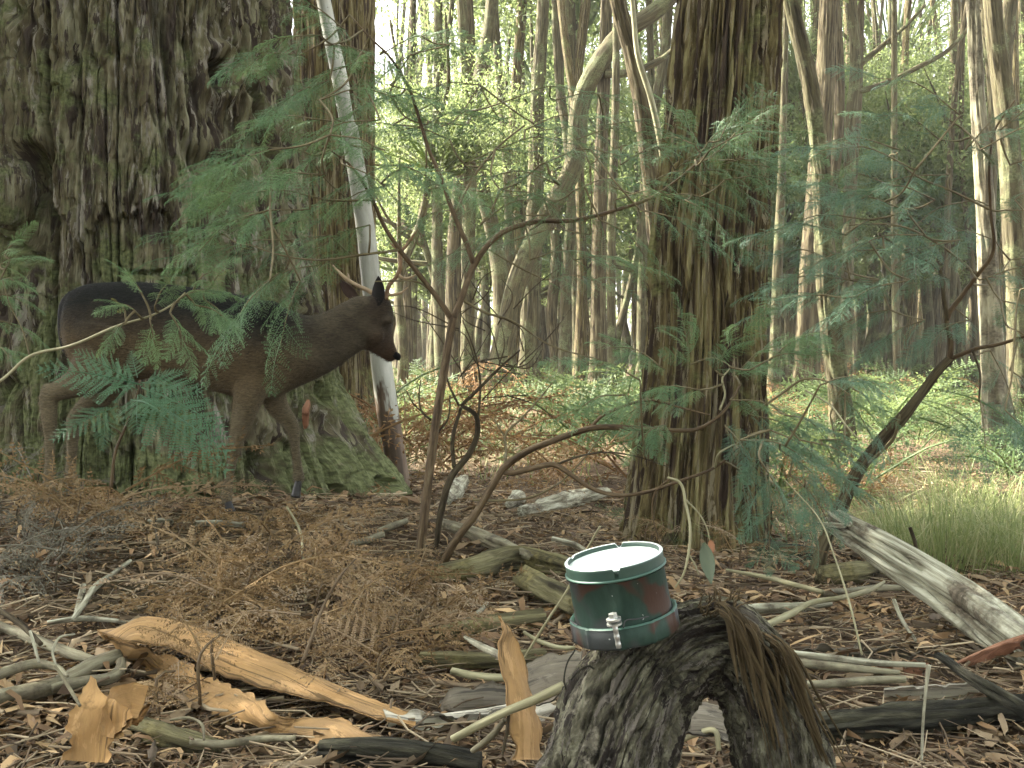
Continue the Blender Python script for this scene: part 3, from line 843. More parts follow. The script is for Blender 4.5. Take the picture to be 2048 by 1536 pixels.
# ================================================================== DEER
DD = 4.6
def deer():
    base = at(320, 1010, DD)
    base[2] = ground(base[0], base[1])
    root = tag(empty('deer', base), 'dark brown young buck walking past the old tree', 'deer')
    W = lambda px, py, off=0.0: at(px, py, DD + off)
    def ellipse_loft(secs, n=60, sides=28, p=2.3):
        """secs: (top px, top py, bottom px, bottom py, half width m, depth offset)"""
        S = np.array(secs, float)
        rows = []
        for s in S:
            a, b = W(s[0], s[1], s[5]), W(s[2], s[3], s[5])
            rows.append(np.concatenate([(a + b) / 2, (a - b) / 2, [s[4]]]))
        Q = resample(np.array(rows), n)
        th = np.linspace(0, 2 * np.pi, sides, endpoint=False)
        c = np.sign(np.cos(th)) * np.abs(np.cos(th)) ** (2 / p)
        s_ = np.sign(np.sin(th)) * np.abs(np.sin(th)) ** (2 / p)
        fw = np.array([0, math.cos(PITCH), -math.sin(PITCH)])
        V = Q[:, None, :3] + Q[:, None, 3:6] * c[None, :, None] + fw * (Q[:, 6][:, None] * s_[None])[..., None]
        V = V.reshape(-1, 3)
        k = len(V)
        V = np.vstack([V, Q[0, :3], Q[-1, :3]])
        j = np.arange(sides)
        j2 = (j + 1) % sides
        F = [grid_faces(n, sides, True), np.vstack([np.stack([j * 0 + k, j2, j], 1), np.stack([j * 0 + k + 1, (n - 1) * sides + j, (n - 1) * sides + j2], 1)])]
        return V, F
    b = MB()
    b.add(*ellipse_loft([(128, 630, 130, 680, .05, 0), (140, 592, 152, 735, .10, 0), (165, 573, 190, 768, .135, 0), (215, 565, 240, 772, .152, 0), (270, 564, 285, 758, .155, 0),
                         (330, 568, 338, 758, .162, 0), (400, 577, 402, 774, .168, 0), (460, 586, 456, 790, .165, 0), (510, 596, 505, 798, .150, 0), (550, 608, 548, 796, .132, 0),
                         (585, 622, 592, 776, .108, 0), (615, 631, 634, 757, .088, .0), (650, 624, 674, 735, .076, .01), (685, 606, 706, 712, .068, .02), (716, 592, 738, 690, .062, .03), (735, 590, 748, 680, .05, .035)], 90, 36))
    b.add(*ellipse_loft([(742, 588, 722, 640, .040, .02), (762, 586, 726, 668, .056, .03), (779, 600, 729, 690, .062, .045), (788, 630, 739, 702, .058, .06), (785, 655, 752, 710, .044, .08),
                         (786, 675, 763, 716, .035, .10), (791, 692, 772, 721, .031, .115), (795, 706, 779, 724, .028, .125), (794, 714, 785, 724, .018, .13)], 50, 28))
    def limb(pts, off, n=60):
        P = np.array([W(p[0], p[1], off + (p[3] if len(p) > 3 else 0)) for p in pts])
        R = np.array([p[2] * DD / FPX for p in pts])
        tv, tf, tb = tube(P, R, n, 20)
        b.add(tv, tf)
    limb([(500, 700, 42, .02), (505, 755, 36, .02), (497, 795, 30), (486, 834, 23), (475, 870, 16.5), (470, 893, 14.5), (465, 912, 12), (461, 940, 10), (456, 968, 10), (453, 985, 11.5), (454, 998, 11), (456, 1008, 11)], -.085)
    limb([(530, 740, 38), (545, 790, 27), (562, 822, 20), (580, 845, 16), (587, 862, 14), (590, 885, 10.5), (593, 915, 9.5), (596, 940, 10.5), (598, 955, 12), (597, 966, 11)], .085)
    limb([(225, 660, 75, .05), (210, 710, 62, .04), (180, 748, 44), (145, 770, 27), (112, 783, 19), (97, 790, 17), (97, 812, 17), (99, 845, 14.5), (100, 885, 11), (99, 925, 10), (98, 955, 11), (99, 972, 12), (102, 985, 11)], -.09)
    limb([(91, 775, 11), (86, 772, 7)], -.09, 8)
    limb([(245, 690, 68), (232, 745, 44), (200, 790, 27), (165, 822, 19), (149, 840, 16), (146, 870, 13), (143, 910, 10.5), (140, 945, 10.5), (139, 962, 11.5), (140, 975, 10.5)], .09)
    # shoulder and haunch masses
    def blob(px, py, off, rx, ry, rz, ang=0):
        u, v = np.meshgrid(np.linspace(0, 2 * np.pi, 24, endpoint=False), np.linspace(.05, np.pi - .05, 14))
        D = np.stack([np.cos(u) * np.sin(v) * rx, np.sin(u) * np.sin(v) * ry, np.cos(v) * rz], -1).reshape(-1, 3)
        ca, sa = math.cos(ang), math.sin(ang)
        D = np.stack([D[:, 0] * ca - D[:, 2] * sa, D[:, 1], D[:, 0] * sa + D[:, 2] * ca], 1)
        b.add(D + W(px, py, off), grid_faces(14, 24, True)[:, ::-1])
    blob(528, 690, -.075, .10, .06, .18, -.2)
    blob(208, 680, -.07, .13, .065, .15, .2)
    blob(350, 740, -.02, .10, .10, .05, -.15)
    blob(778, 640, -.005, .018, .016, .02)                       # brow over the eye
    blob(751, 668, .0, .035, .03, .045, .5)                      # cheek
    tmp = link('body', b.mesh('body', True, base))
    mo = tmp.modifiers.new('r', 'REMESH')
    mo.mode, mo.voxel_size, mo.use_smooth_shade = 'VOXEL', .0075, True
    sm = tmp.modifiers.new('s', 'SMOOTH')
    sm.factor, sm.iterations = .5, 14
    dg = bpy.context.evaluated_depsgraph_get()
    me = bpy.data.meshes.new_from_object(tmp.evaluated_get(dg))
    bpy.data.objects.remove(tmp)
    nv = len(me.vertices)
    co = np.empty(nv * 3, np.float32)
    me.vertices.foreach_get('co', co)
    co = co.reshape(-1, 3)
    # dorsal coordinate: height above the belly line, the coat is black along the back
    pxs = 1024 + FPX * (co[:, 0] + base[0]) / DD
    pys = 768 - FPX * ((co[:, 2] + base[2] - CAMZ) * math.cos(PITCH) + DD * math.sin(PITCH)) / DD
    top = np.interp(pxs, [120, 140, 165, 215, 330, 460, 550, 615, 685, 745], [640, 592, 573, 565, 568, 586, 608, 631, 606, 586])
    bot = np.interp(pxs, [120, 152, 190, 285, 402, 505, 548, 634, 706, 745], [690, 735, 768, 758, 774, 798, 796, 757, 712, 690])
    dors = np.clip((bot - pys) / (bot - top + 1), -1.5, 1)
    head = sstep(725, 750, pxs)
    a = me.attributes.new('coat', 'FLOAT_VECTOR', 'POINT')
    a.data.foreach_set('vector', np.stack([dors, head, pxs / 1000], 1).astype(np.float32).ravel())
    m, t, out = mat('deer_coat')
    av = nd(t, 'Attribute', attribute_name='coat').outputs['Vector']
    sx = nd(t, 'SeparateXYZ')
    t.links.new(av, sx.inputs[0])
    ov = nd(t, 'TexCoord').outputs['Object']
    hair = noise(t, scaled(t, ov, (45, 90, 210)), 1, 6, .7, .6)
    soft = noise(t, scaled(t, ov, (7, 7, 9)), 1, 4, .6)
    ad = nd(t, 'Math', operation='MULTIPLY_ADD')
    t.links.new(soft, ad.inputs[0])
    ad.inputs[1].default_value = .34
    t.links.new(sx.outputs['X'], ad.inputs[2])
    col = ramp(t, ad.outputs[0], [(.0, (.150, .122, .076)), (.30, (.115, .084, .047)), (.58, (.088, .064, .036)), (.82, (.034, .028, .020)), (.98, (.010, .0105, .0095))])
    # grey brown neck and head
    mr = nd(t, 'MapRange')
    t.links.new(sx.outputs['Z'], mr.inputs['Value'])
    mr.inputs['From Min'].default_value, mr.inputs['From Max'].default_value = .57, .66
    col = mix(t, mr.outputs[0], col, ramp(t, soft, [(.36, (.056, .045, .030)), (.64, (.100, .083, .056))]))
    hd = ramp(t, ad.outputs[0], [(-.0, (.076, .047, .028)), (.5, (.070, .053, .036)), (1.0, (.046, .035, .025))])
    col = mix(t, sx.outputs['Y'], col, hd)
    col = mix(t, 1.0, col, ramp(t, hair, [(.36, (.62, .62, .62)), (.64, (1.45, 1.45, 1.42))]), 'MULTIPLY')
    bs = surface(t, out, col, .8, hair, .008, 1, .10)
    bs.inputs['Sheen Weight'].default_value = .04
    bs.inputs['Sheen Roughness'].default_value = .4
    coat = m
    me.materials.clear()
    me.materials.append(coat)
    body = link('body', me, None, root)
    # short coat: fine hair tips lying back along the body
    nrm = np.empty(nv * 3, np.float32)
    me.vertices.foreach_get('normal', nrm)
    nrm = nrm.reshape(-1, 3)
    k = rng.integers(0, nv, 60000)
    p0, n0 = co[k] + rng.normal(size=(len(k), 3)) * .003, nrm[k]
    fl = np.tile([-1.0, 0, -.55], (len(k), 1)) + rng.normal(size=(len(k), 3)) * .25
    fl -= n0 * (fl * n0).sum(1)[:, None]
    fl /= np.linalg.norm(fl, axis=1, keepdims=True) + 1e-6
    sd = np.cross(fl, n0)
    ln = rng.uniform(.008, .020, len(k))[:, None]
    tip = p0 + fl * ln + n0 * ln * rng.uniform(.12, .45, (len(k), 1))
    HV = np.stack([p0 - sd * .0009, p0 + sd * .0009, tip], 1).reshape(-1, 3)
    hm = make_mesh('hair', HV, np.arange(len(k) * 3).reshape(-1, 3))
    ha = hm.attributes.new('coat', 'FLOAT_VECTOR', 'POINT')
    cv = np.stack([dors, head, pxs / 1000], 1)[k] + np.stack([rng.normal(size=len(k)) * .10, 0 * ln[:, 0], 0 * ln[:, 0]], 1)
    ha.data.foreach_set('vector', np.repeat(cv, 3, 0).astype(np.float32).ravel())
    ho = link('hair', hm, coat, root)
    ho['kind'] = 'stuff'
    # plain materials
    def plain(name, c, r=.5, sp=.4):
        m, t, out = mat(name)
        n = noise(t, scaled(t, nd(t, 'TexCoord').outputs['Object'], (40, 40, 40)), 1, 3)
        surface(t, out, ramp(t, n, [(.3, tuple(v * .75 for v in c)), (.7, tuple(v * 1.2 for v in c))]), r, n, .002, 1, sp)
        return m
    dark = plain('black_hair', (.006, .0055, .005), .8, .2)
    horn = plain('antler', (.30, .22, .13), .55, .35)
    hornd = plain('antler_dark', (.19, .115, .062), .6, .3)
    hoofm = plain('hoof', (.018, .016, .015), .4, .4)
    eyem = plain('eye', (.006, .005, .004), .08, .8)
    def part(name, pts, off, m, n=30, sides=12, flat=1.0, par=None):
        P = np.array([W(p[0], p[1], off + (p[3] if len(p) > 3 else 0)) for p in pts]) - base
        R = np.array([p[2] * DD / FPX * (.78 if name in ('antler', 'tine') else 1) for p in pts])
        tv, tf, tb = tube(P, R, n, sides, rough(.05, 6, 30), True, flat)
        return link(name, MB().add(tv, tf, tb).mesh(name), m, par or root)
    part('tail', [(146, 588, 9), (133, 606, 12), (128, 640, 12), (130, 680, 11), (134, 702, 8), (136, 716, 3)], -.02, dark)
    # antlers: right one (beam, brow tine, trez tine, fork), left one
    an = part('antler', [(772, 600, 7), (774, 584, 6), (780, 568, 5.5), (791, 556, 5.2), (799, 540, 5), (801, 520, 4.6), (799, 503, 4.5), (790, 494, 3.8), (780, 486, 2)], .02, hornd)
    part('tine', [(776, 590, 4.6), (790, 589, 4), (805, 584, 3.2), (816, 574, 1)], .02, horn, 20, 10, 1, an)
    part('tine', [(796, 549, 4.4), (806, 556, 4), (822, 555, 3.2), (833, 548, 1)], .02, horn, 20, 10, 1, an)
    part('tine', [(799, 505, 4.5), (812, 492, 4.4), (825, 474, 4.4), (838, 456, 1.5)], .02, hornd, 20, 10, 1, an)
    an = part('antler', [(750, 590, 6.5), (738, 582, 6), (716, 572, 5.5), (696, 560, 5), (682, 548, 4), (672, 538, 3), (666, 530, 1)], .09, horn)
    part('tine', [(696, 560, 4), (697, 552, 3), (695, 546, 1)], .09, horn, 10, 8, 1, an)
    # ears: cupped leaves
    def ear(tip, root_, wpx, off, m, yaw):
        A, B = W(*root_, off), W(*tip, off + .01)
        ax = B - A
        L = np.linalg.norm(ax)
        ax /= L
        sd = np.cross(ax, np.array([0, 1.0, 0]))
        sd /= np.linalg.norm(sd)
        fw = np.cross(sd, ax)
        sd, fw = sd * math.cos(yaw) + fw * math.sin(yaw), fw * math.cos(yaw) - sd * math.sin(yaw)
        w = wpx * DD / FPX
        s, u = np.meshgrid(np.linspace(0, 1, 22), np.linspace(-1, 1, 15), indexing='ij')
        prof = np.interp(s, [0, .12, .35, .6, .85, 1], [.45, .72, 1, .92, .5, .03])
        ang = u * 1.25
        V = A + ax * (s * L)[..., None] + sd * (np.sin(ang) * prof * w / 2)[..., None] + fw * ((np.cos(ang) - 1) * prof * w * .42)[..., None]
        V = np.concatenate([V.reshape(-1, 3), (V + fw * .004).reshape(-1, 3)]) - base
        nf = 22 * 15
        F = grid_faces(22, 15, False)
        rim = np.concatenate([np.arange(22) * 15, 21 * 15 + np.arange(1, 15), (np.arange(21)[::-1]) * 15 + 14])
        e = np.stack([rim[:-1], rim[1:], rim[1:] + nf, rim[:-1] + nf], 1)
        return link('ear', make_mesh('ear', V, np.vstack([F, F[:, ::-1] + nf, e])), m, root)
    earm = plain('ear_dark', (.008, .006, .005), .8, .2)
    earb = plain('ear_brown', (.040, .024, .017), .8, .2)
    ear((757, 552), (752, 612), 29, -.015, earm, math.pi + .25)
    ear((680, 560), (716, 597), 26, .085, earb, .4)
    for (px, py, off) in ((779, 641, .000),):
        u, v = np.meshgrid(np.linspace(0, 2 * np.pi, 16, endpoint=False), np.linspace(.05, np.pi - .05, 10))
        D = np.stack([np.cos(u) * np.sin(v), np.sin(u) * np.sin(v), np.cos(v)], -1).reshape(-1, 3) * .0135
        link('eye', make_mesh('eye', D + W(px, py, off) - base, grid_faces(10, 16, True)[:, ::-1]), eyem, root)
    part('nose', [(789, 708, 6), (795, 713, 7), (794, 720, 5)], .10, dark, 10, 12)
    # cloven hooves: two wedges each
    def hoof(px, py, off, tilt, ln=22):
        for s in (-1, 1):
            P0, P1 = W(px, py, off + s * .012), W(px + tilt, py + ln, off + s * .014)
            tv, tf, tb = tube(np.array([P0, (P0 + P1) / 2, P1]) - base, [.014, .017, .021], 10, 10, None, True, 1.0)
            link('hoof', MB().add(tv, tf, tb).mesh('hoof'), hoofm, root)
    hoof(456, 1004, -.085, 5, 20)
    hoof(597, 962, .085, -6, 32)
    hoof(101, 982, -.09, 5, 20)
    hoof(140, 972, .09, 5, 18)
    return root
deer()

# ================================================================== PAINTED TUB on the arched log
TD = 1.72
def tub():
    tilt = math.radians(10.2)
    c = at(1247, 1228, TD)
    root = tag(empty('bait_tub', c), 'short round plastic tub in green, brown and grey camouflage paint on the arched log', 'tub')
    root.rotation_euler = Matrix.Rotation(math.radians(4.5), 3, 'X').to_euler()
    root.rotation_euler = (math.radians(3.2), -tilt, 0)
    def paint():
        m, t, out = mat('camouflage_paint')
        v = nd(t, 'TexCoord').outputs['Object']
        a = noise(t, scaled(t, v, (15, 15, 13), (1.3, .2, 4.1)), 1, 2, .4, .6)
        b2 = noise(t, scaled(t, v, (12, 12, 12), (7.1, 3.2, 1.4)), 1, 2, .4, .5)
        fine = noise(t, scaled(t, v, (120, 120, 40)), 1, 4)
        g = ramp(t, fine, [(.3, (.017, .038, .028)), (.7, (.028, .055, .042))])
        col = mix(t, ramp(t, a, [(.47, (0, 0, 0)), (.52, (1, 1, 1))]), g, (.055, .030, .021))
        col = mix(t, ramp(t, b2, [(.49, (0, 0, 0)), (.56, (1, 1, 1))]), col, (.040, .045, .044))
        sp = noise(t, scaled(t, v, (150, 150, 150), (3, 3, 3)), 1, 1)
        col = mix(t, ramp(t, sp, [(.76, (0, 0, 0)), (.78, (1, 1, 1))]), col, (.35, .36, .33))
        bs = surface(t, out, col, .62, fine, .0006, 1, .25)
        return m
    pm = paint()
    def flat_mat(name, c, r, metal=0.0):
        m, t, out = mat(name)
        n = noise(t, scaled(t, nd(t, 'TexCoord').outputs['Object'], (60, 60, 60)), 1, 4)
        bs = surface(t, out, ramp(t, n, [(.3, tuple(q * .85 for q in c)), (.7, c)]), r, n, .0005, 1, .5)
        bs.inputs['Metallic'].default_value = metal
        return m
    green_edge = flat_mat('green_plastic', (.040, .10, .072), .5)
    lidm = flat_mat('lid_plastic', (.62, .70, .66), .35)
    steel = flat_mat('zinc_bolt', (.48, .50, .47), .35, .8)
    wire = flat_mat('dark_wire', (.03, .03, .03), .5)
    def lathe(name, prof, m, n=96, mod=None, par=None):
        prof = np.array(prof, float)
        th = np.linspace(0, 2 * np.pi, n, endpoint=False)
        V = np.stack([prof[:, 0][:, None] * np.cos(th), prof[:, 0][:, None] * np.sin(th), np.repeat(prof[:, 1][:, None], n, 1)], -1)
        if mod is not None:
            V = mod(V, th)
        o = link(name, make_mesh(name, V.reshape(-1, 3), grid_faces(len(prof), n, True)), m, par or root)
        return o
    r = .0725
    body = lathe('wall', [(r + .001, -.008), (r, .004), (r - .0005, .066), (r + .002, .0675), (r + .0025, .069)], pm)
    lathe('seam', [(r + .001, .0695), (r + .0035, .0705), (r + .0035, .0725), (r + .001, .0735)], green_edge)
    def notch(V, th):
        for a, dpt in ((-1.62, .008), (-.55 + 1.9, .008), (2.6, .003)):
            k = np.clip(1 - np.abs((th - a + np.pi) % (2 * np.pi) - np.pi) / .07, 0, 1)
            top = V[..., 2] > .0865
            V[..., 2] = np.where(top, V[..., 2] - dpt * np.ceil(k)[None] * k[None] ** .5, V[..., 2])
        return V
    rim = lathe('rim', [(r + .0005, .0725), (r + .0012, .0865), (r + .0012, .0895), (r - .002, .0905), (r - .0038, .0895), (r - .0045, .0868), (r - .005, .081)], flat_mat('dark_green_plastic', (.024, .058, .042), .5), 240, notch)
    lathe('lid', [(r - .0046, .0842), (r - .012, .0838), (.03, .0846), (.0005, .0850)], lidm)
    lathe('lip', [(r + .0013, .0896), (r - .0005, .0912), (r - .0035, .0906)], lidm, 240, notch)
    # screw collar with grip ribs
    def ribs(V, th):
        k = np.zeros_like(th)
        for a in np.arange(0, 2 * np.pi, 2 * np.pi / 10):
            k += np.exp(-(((th - a - .12 + np.pi) % (2 * np.pi) - np.pi) / .035) ** 2)
        s = 1 + .030 * k
        V[..., :2] *= s[None, :, None]
        return V
    R2 = .0800
    lathe('collar', [(r + .0005, .0020), (R2 - .003, .0040), (R2, .0015), (R2 + .0005, -.024), (R2 - .002, -.028), (.03, -.0285), (.0005, -.0285)], pm, 240, ribs)
    lathe('collar_edge', [(r + .002, .0030), (r + .005, .0050), (R2 - .0018, .0052), (R2 + .0008, .0028)], green_edge, 240, ribs)
    # bolt that clamps it to the log
    inv = root.matrix_basis.inverted()
    Mi = (Matrix.Translation(Vector([float(q) for q in c])) @ root.rotation_euler.to_matrix().to_4x4()).inverted()
    def loc(px, py, d):
        return np.array(Mi @ Vector([float(q) for q in at(px, py, d)]))
    bd = TD - .088
    A, B = loc(1229, 1248, bd), loc(1238, 1296, bd + .003)
    bolt = link('bolt', MB().add(*tube([A, B], [.0040, .0040], 24, 14, lambda th, L, rr, x: .0003 * np.sin(L * 3500))).mesh('bolt'), steel, root)
    ax = (A - B) / np.linalg.norm(A - B)
    for (s, e, rad) in ((-.001, .002, .0110), (.0055, .0085, .0108)):
        link('washer', MB().add(*tube([A + ax * s, A + ax * e], [rad, rad], 4, 26)).mesh('washer', False), steel, bolt)
    link('bolt_head', MB().add(*tube([A + ax * .0088, A + ax * .0155], [.0068, .0066], 3, 6)).mesh('bolt_head', False), steel, bolt)
    pts = [loc(1247, 1256, bd + .004), loc(1249, 1244, bd + .006), loc(1275, 1238, bd + .012), loc(1310, 1229, bd + .032), loc(1338, 1214, bd + .065)]
    link('wire', MB().add(*tube(pts, [.0011] * 5, 40, 6)).mesh('wire'), wire, root)
    pts = [loc(1140, 1240, TD - .03), loc(1147, 1246, TD - .045), loc(1155, 1250, TD - .06)]
    link('wire', MB().add(*tube(pts, [.0012] * 3, 12, 6)).mesh('wire'), wire, root)
tub()

# ================================================================== LOGS
def log_from(name, label, cat, pts, m, disp, n=80, sides=28, group=None, ground_h=None):
    """pts: (px, py, radius px, depth or None -> lying on the ground)"""
    P, R = [], []
    for p in pts:
        q = at(p[0], p[1], p[3]) if len(p) > 3 and p[3] is not None else gp(p[0], p[1], 0.0)
        if len(p) <= 3:
            q = gp(p[0], p[1], .75 * p[2] * dep(q) / FPX + .02)
        P.append(q)
        R.append(p[2] * dep(q) / FPX)
    P, R = np.array(P), np.array(R)
    o = P[int(np.argmin(P[:, 2]))].copy()
    tv, tf, tb = tube(P - o, R, n, sides, disp)
    ob = link(name, MB().add(tv, tf, tb).mesh(name), m)
    ob.location = o
    return tag(ob, label, cat, group)

def arched_log():
    base = at(1240, 1600, TD + .03)
    root = tag(empty('arched_log', base), 'dark arched log with shaggy hanging bark under the painted tub', 'log')
    d0 = TD + .06
    pts = [(1165, 1680, 135, -.12), (1205, 1560, 130, -.09), (1246, 1440, 122, -.05), (1296, 1362, 108, 0), (1368, 1300, 96, .03), (1440, 1288, 88, .04), (1505, 1340, 82, .03), (1545, 1430, 84, 0), (1570, 1540, 86, -.03), (1590, 1660, 88, -.05)]
    P = np.array([at(p[0], p[1], d0 + p[3]) for p in pts]) - base
    R = np.array([p[2] * d0 / FPX for p in pts])
    def dsp(th, L, r, x):
        u, v = np.cos(th), np.sin(th)
        w = .6 * fbm(u * 1.5, v * 1.5, L * 4, 2)
        f = fbm(u * 3.4 + w, v * 3.4, L * 7, 4)
        g_ = vnoise(u * 6 + w * 2, v * 6, L * 9 + 2 * w)
        return .012 * f - .009 * sstep(.62, 1, 1 - np.abs(g_) * 2) + .0045 * fbm(u * 18 + w, v * 18, L * 60, 3) + .003 * fbm(u * 40, v * 40 + w, L * 160, 2) + .012 * vnoise(u * 1.3, v * 1.3, L * 9) + .005 * vnoise(u * 2.6 + 5, v * 2.6, L * 18)
    tv, tf, tb = tube(P, R, 420, 220, dsp)
    link('wood', MB().add(tv, tf, tb).mesh('wood', False), M['arch_bark'], root)
    # ragged strips of bark hanging down the far limb, and shreds on the crest
    for k in range(74):
        x0 = rng.uniform(1450, 1580)
        y0 = 1212 + max(0, (x0 - 1450)) * rng.uniform(.55, 1.0) + rng.uniform(-4, 22)
        ln = rng.uniform(120, 330)
        dx = rng.uniform(.15, .60)
        dd = d0 + rng.uniform(-.11, .02)
        w = rng.uniform(2, 7) if k % 4 else rng.uniform(10, 22)
        pp = [at(x0 - 22, y0 - 14, dd + .03), at(x0, y0, dd), at(x0 + ln * dx * .45, y0 + ln * .45, dd - .012 + rng.normal() * .006), at(x0 + ln * dx, y0 + ln, dd - .02 + rng.normal() * .012)]
        rr = np.array([w * .6, w, w * .8, w * .25]) * d0 / FPX / 1.6
        tv, tf, tb = tube(np.array(pp) - base, rr, 22, 8, rough(.35, 6, 25, k * 1.7), True, rng.uniform(.3, .6))
        link('bark_strip', MB().add(tv, tf, tb).mesh('bark_strip'), M['fibre'], root)
    for k in range(70):
        x0 = rng.uniform(1395, 1475)
        y0 = rng.uniform(1195, 1235)
        a = rng.uniform(-2.4, .4)
        ln = rng.uniform(14, 42)
        dd = d0 + rng.uniform(-.06, .06)
        pp = [at(x0, y0, dd), at(x0 + ln * .5 * math.cos(a), y0 + ln * .5 * math.sin(a) - 4, dd), at(x0 + ln * math.cos(a), y0 + ln * math.sin(a) * .7, dd + .01)]
        tv, tf, tb = tube(np.array(pp) - base, np.array([1.8, 1.4, .5]) * d0 / FPX, 8, 4)
        link('bark_shred', MB().add(tv, tf, tb).mesh('bark_shred'), M['fibre'], root)
    # loose end of wire over the flank
    wv = [at(1150, 1300, d0 - .10), at(1133, 1330, d0 - .125), at(1128, 1362, d0 - .135), at(1132, 1378, d0 - .13)]
    link('wire', MB().add(*tube(np.array(wv) - base, [.0012] * 4, 16, 5)).mesh('wire'), M['char'], root)
    wv = [at(1142, 1360, d0 - .13), at(1160, 1340, d0 - .135), at(1178, 1332, d0 - .135), at(1188, 1338, d0 - .13)]
    link('wire', MB().add(*tube(np.array(wv) - base, [.0014] * 4, 16, 5)).mesh('wire'), M['char'], root)
arched_log()

def grey_log():
    base = gp(2000, 1300)
    root = tag(empty('grey_log', base), 'weathered grey log with a splintered end propped up beside the grass', 'log')
    P = np.array([at(1668, 1042, 3.85), at(1730, 1080, 3.72), at(1830, 1142, 3.5), at(1930, 1208, 3.28), at(2035, 1285, 3.05), at(2150, 1370, 2.9)]) - base
    R = np.array([26, 34, 42, 47, 50, 52]) * np.array([3.85, 3.72, 3.5, 3.28, 3.05, 2.9]) / FPX
    def dsp(th, L, r, x):
        u, v = np.cos(th), np.sin(th)
        n1 = vnoise(u * 3.2, v * 3.2, L * 1.0)
        return r * (.34 * vnoise(u * 1.6, v * 1.6, L * 1.2) - .45 * sstep(.62, 1, 1 - np.abs(n1) * 2) + .10 * fbm(u * 7, v * 7, L * 3, 3))
    tv, tf, tb = tube(P, R, 160, 90, dsp)
    link('wood', MB().add(tv, tf, tb).mesh('wood'), M['bleached'], root)
    for (a, b_, w) in (((1690, 1052), (1624, 1046), 9), ((1700, 1050), (1652, 1022), 11), ((1730, 1066), (1676, 1024), 10), ((1800, 1100), (1690, 1030), 8), ((1705, 1072), (1640, 1052), 7)):
        pp = [at(*a, 3.72), (at(*a, 3.72) + at(*b_, 3.8)) / 2, at(*b_, 3.83)]
        tv, tf, tb = tube(np.array(pp) - base, np.array([w, w * .85, w * .3]) * 3.75 / FPX, 26, 12, rough(.4, 9, 12, w), True, .55)
        link('splinter', MB().add(tv, tf, tb).mesh('splinter'), M['bleached'], root)
grey_log()

KN = lambda s, a=.16: rough(a, 9, 6, s)
log_from('fallen_log', 'rotting brown log lying behind the dead bracken at the foot of the sapling', 'log', [(858, 1150, 20), (930, 1140, 25), (1043, 1118, 26), (1100, 1128, 23), (1150, 1140, 18)], M['rot_log'], fibrous(.010, 16, 2, 3))
log_from('fallen_log', 'dark short log end on to the painted tub\'s left side', 'log', [(1050, 1158, 24, 3.5), (1100, 1185, 26, 3.3), (1160, 1215, 24, 3.1)], M['rot_log'], fibrous(.012, 14, 2, 5))
log_from('fallen_log', 'grey half buried log lying in front of the rotting brown log', 'log', [(875, 1268, 14), (950, 1254, 19), (1030, 1244, 19), (1085, 1236, 17)], M['rot_log'], fibrous(.008, 14, 2, 7))
log_from('fallen_log', 'yellowish broken log lying just beyond the upright bark shard', 'log', [(840, 1318, 14), (900, 1320, 17), (998, 1322, 17), (1090, 1312, 12)], M['rot_log'], fibrous(.008, 10, 2, 9))
log_from('fallen_branch', 'grey split plank of wood slanting down behind the sapling stems', 'branch', [(880, 1044, 9, 4.55), (930, 1062, 14, 4.3), (980, 1082, 16, 4.1), (1060, 1112, 9, 3.8)], M['stick'], fibrous(.010, 8, 2, 11))
log_from('fallen_log', 'bright sunlit fallen log on the bracken slope behind the sapling', 'log', [(1045, 1022, 13), (1110, 1006, 17), (1180, 990, 15), (1215, 984, 10)], M['bleached'], fibrous(.012, 8, 2, 13))
log_from('wood_chunk', 'pale sunlit chunk of wood lying beside the sunlit fallen log', 'wood', [(1015, 1012, 7), (1030, 1000, 15), (1042, 992, 9)], M['bleached'], KN(2, .5), 24, 16)
log_from('fallen_log', 'short grey weathered log lying behind the dark shrub stems', 'log', [(895, 1000, 10), (910, 980, 17), (925, 962, 13)], M['bleached'], KN(5, .4), 30, 16)
log_from('stump', 'dark rotten hollow stump behind the painted tub on the grassy side', 'stump', [(1505, 1100, 26, 4.9), (1550, 1118, 36, 4.85), (1605, 1130, 40, 4.8), (1650, 1130, 26, 4.8)], M['char'], KN(6, .35), 60, 28)
log_from('fallen_log', 'low mossy log lying under the foot of the leaning wattle', 'log', [(1640, 1150, 20), (1690, 1146, 22), (1760, 1138, 16), (1800, 1140, 10)], M['rot_log'], fibrous(.01, 9, 2, 15))
log_from('fallen_log', 'charred black log lying along the lower edge under the thin stake', 'log', [(1640, 1452, 26), (1760, 1440, 30), (1880, 1432, 28), (2000, 1420, 27), (2120, 1412, 26)], M['char'], fibrous(.014, 11, 3, 17), 120, 48)
log_from('fallen_log', 'second charred log slanting down towards the lower corner', 'log', [(1875, 1308, 7, 2.75), (1950, 1360, 11, 2.6), (2060, 1425, 15, 2.45), (2120, 1470, 17, 2.4)], M['char'], fibrous(.008, 9, 3, 19))
log_from('fallen_log', 'distant fallen trunk lying across the slope between slim trunks', 'log', [(1740, 752, 6), (1790, 750, 6.5), (1830, 756, 6)], M['grey_bark'], KN(3, .2), 30, 14)
log_from('fallen_log', 'broad dark log buried under bark at the very bottom', 'log', [(640, 1500, 22), (740, 1502, 30), (850, 1512, 30), (960, 1530, 24)], M['char'], fibrous(.012, 11, 3, 21), 90, 36)
log_from('fallen_log', 'grey cracked log lying under the curled bark sheet', 'log', [(270, 1452, 20), (330, 1470, 24), (400, 1490, 20), (440, 1500, 14)], M['rot_log'], fibrous(.012, 11, 3, 22), 70, 32)

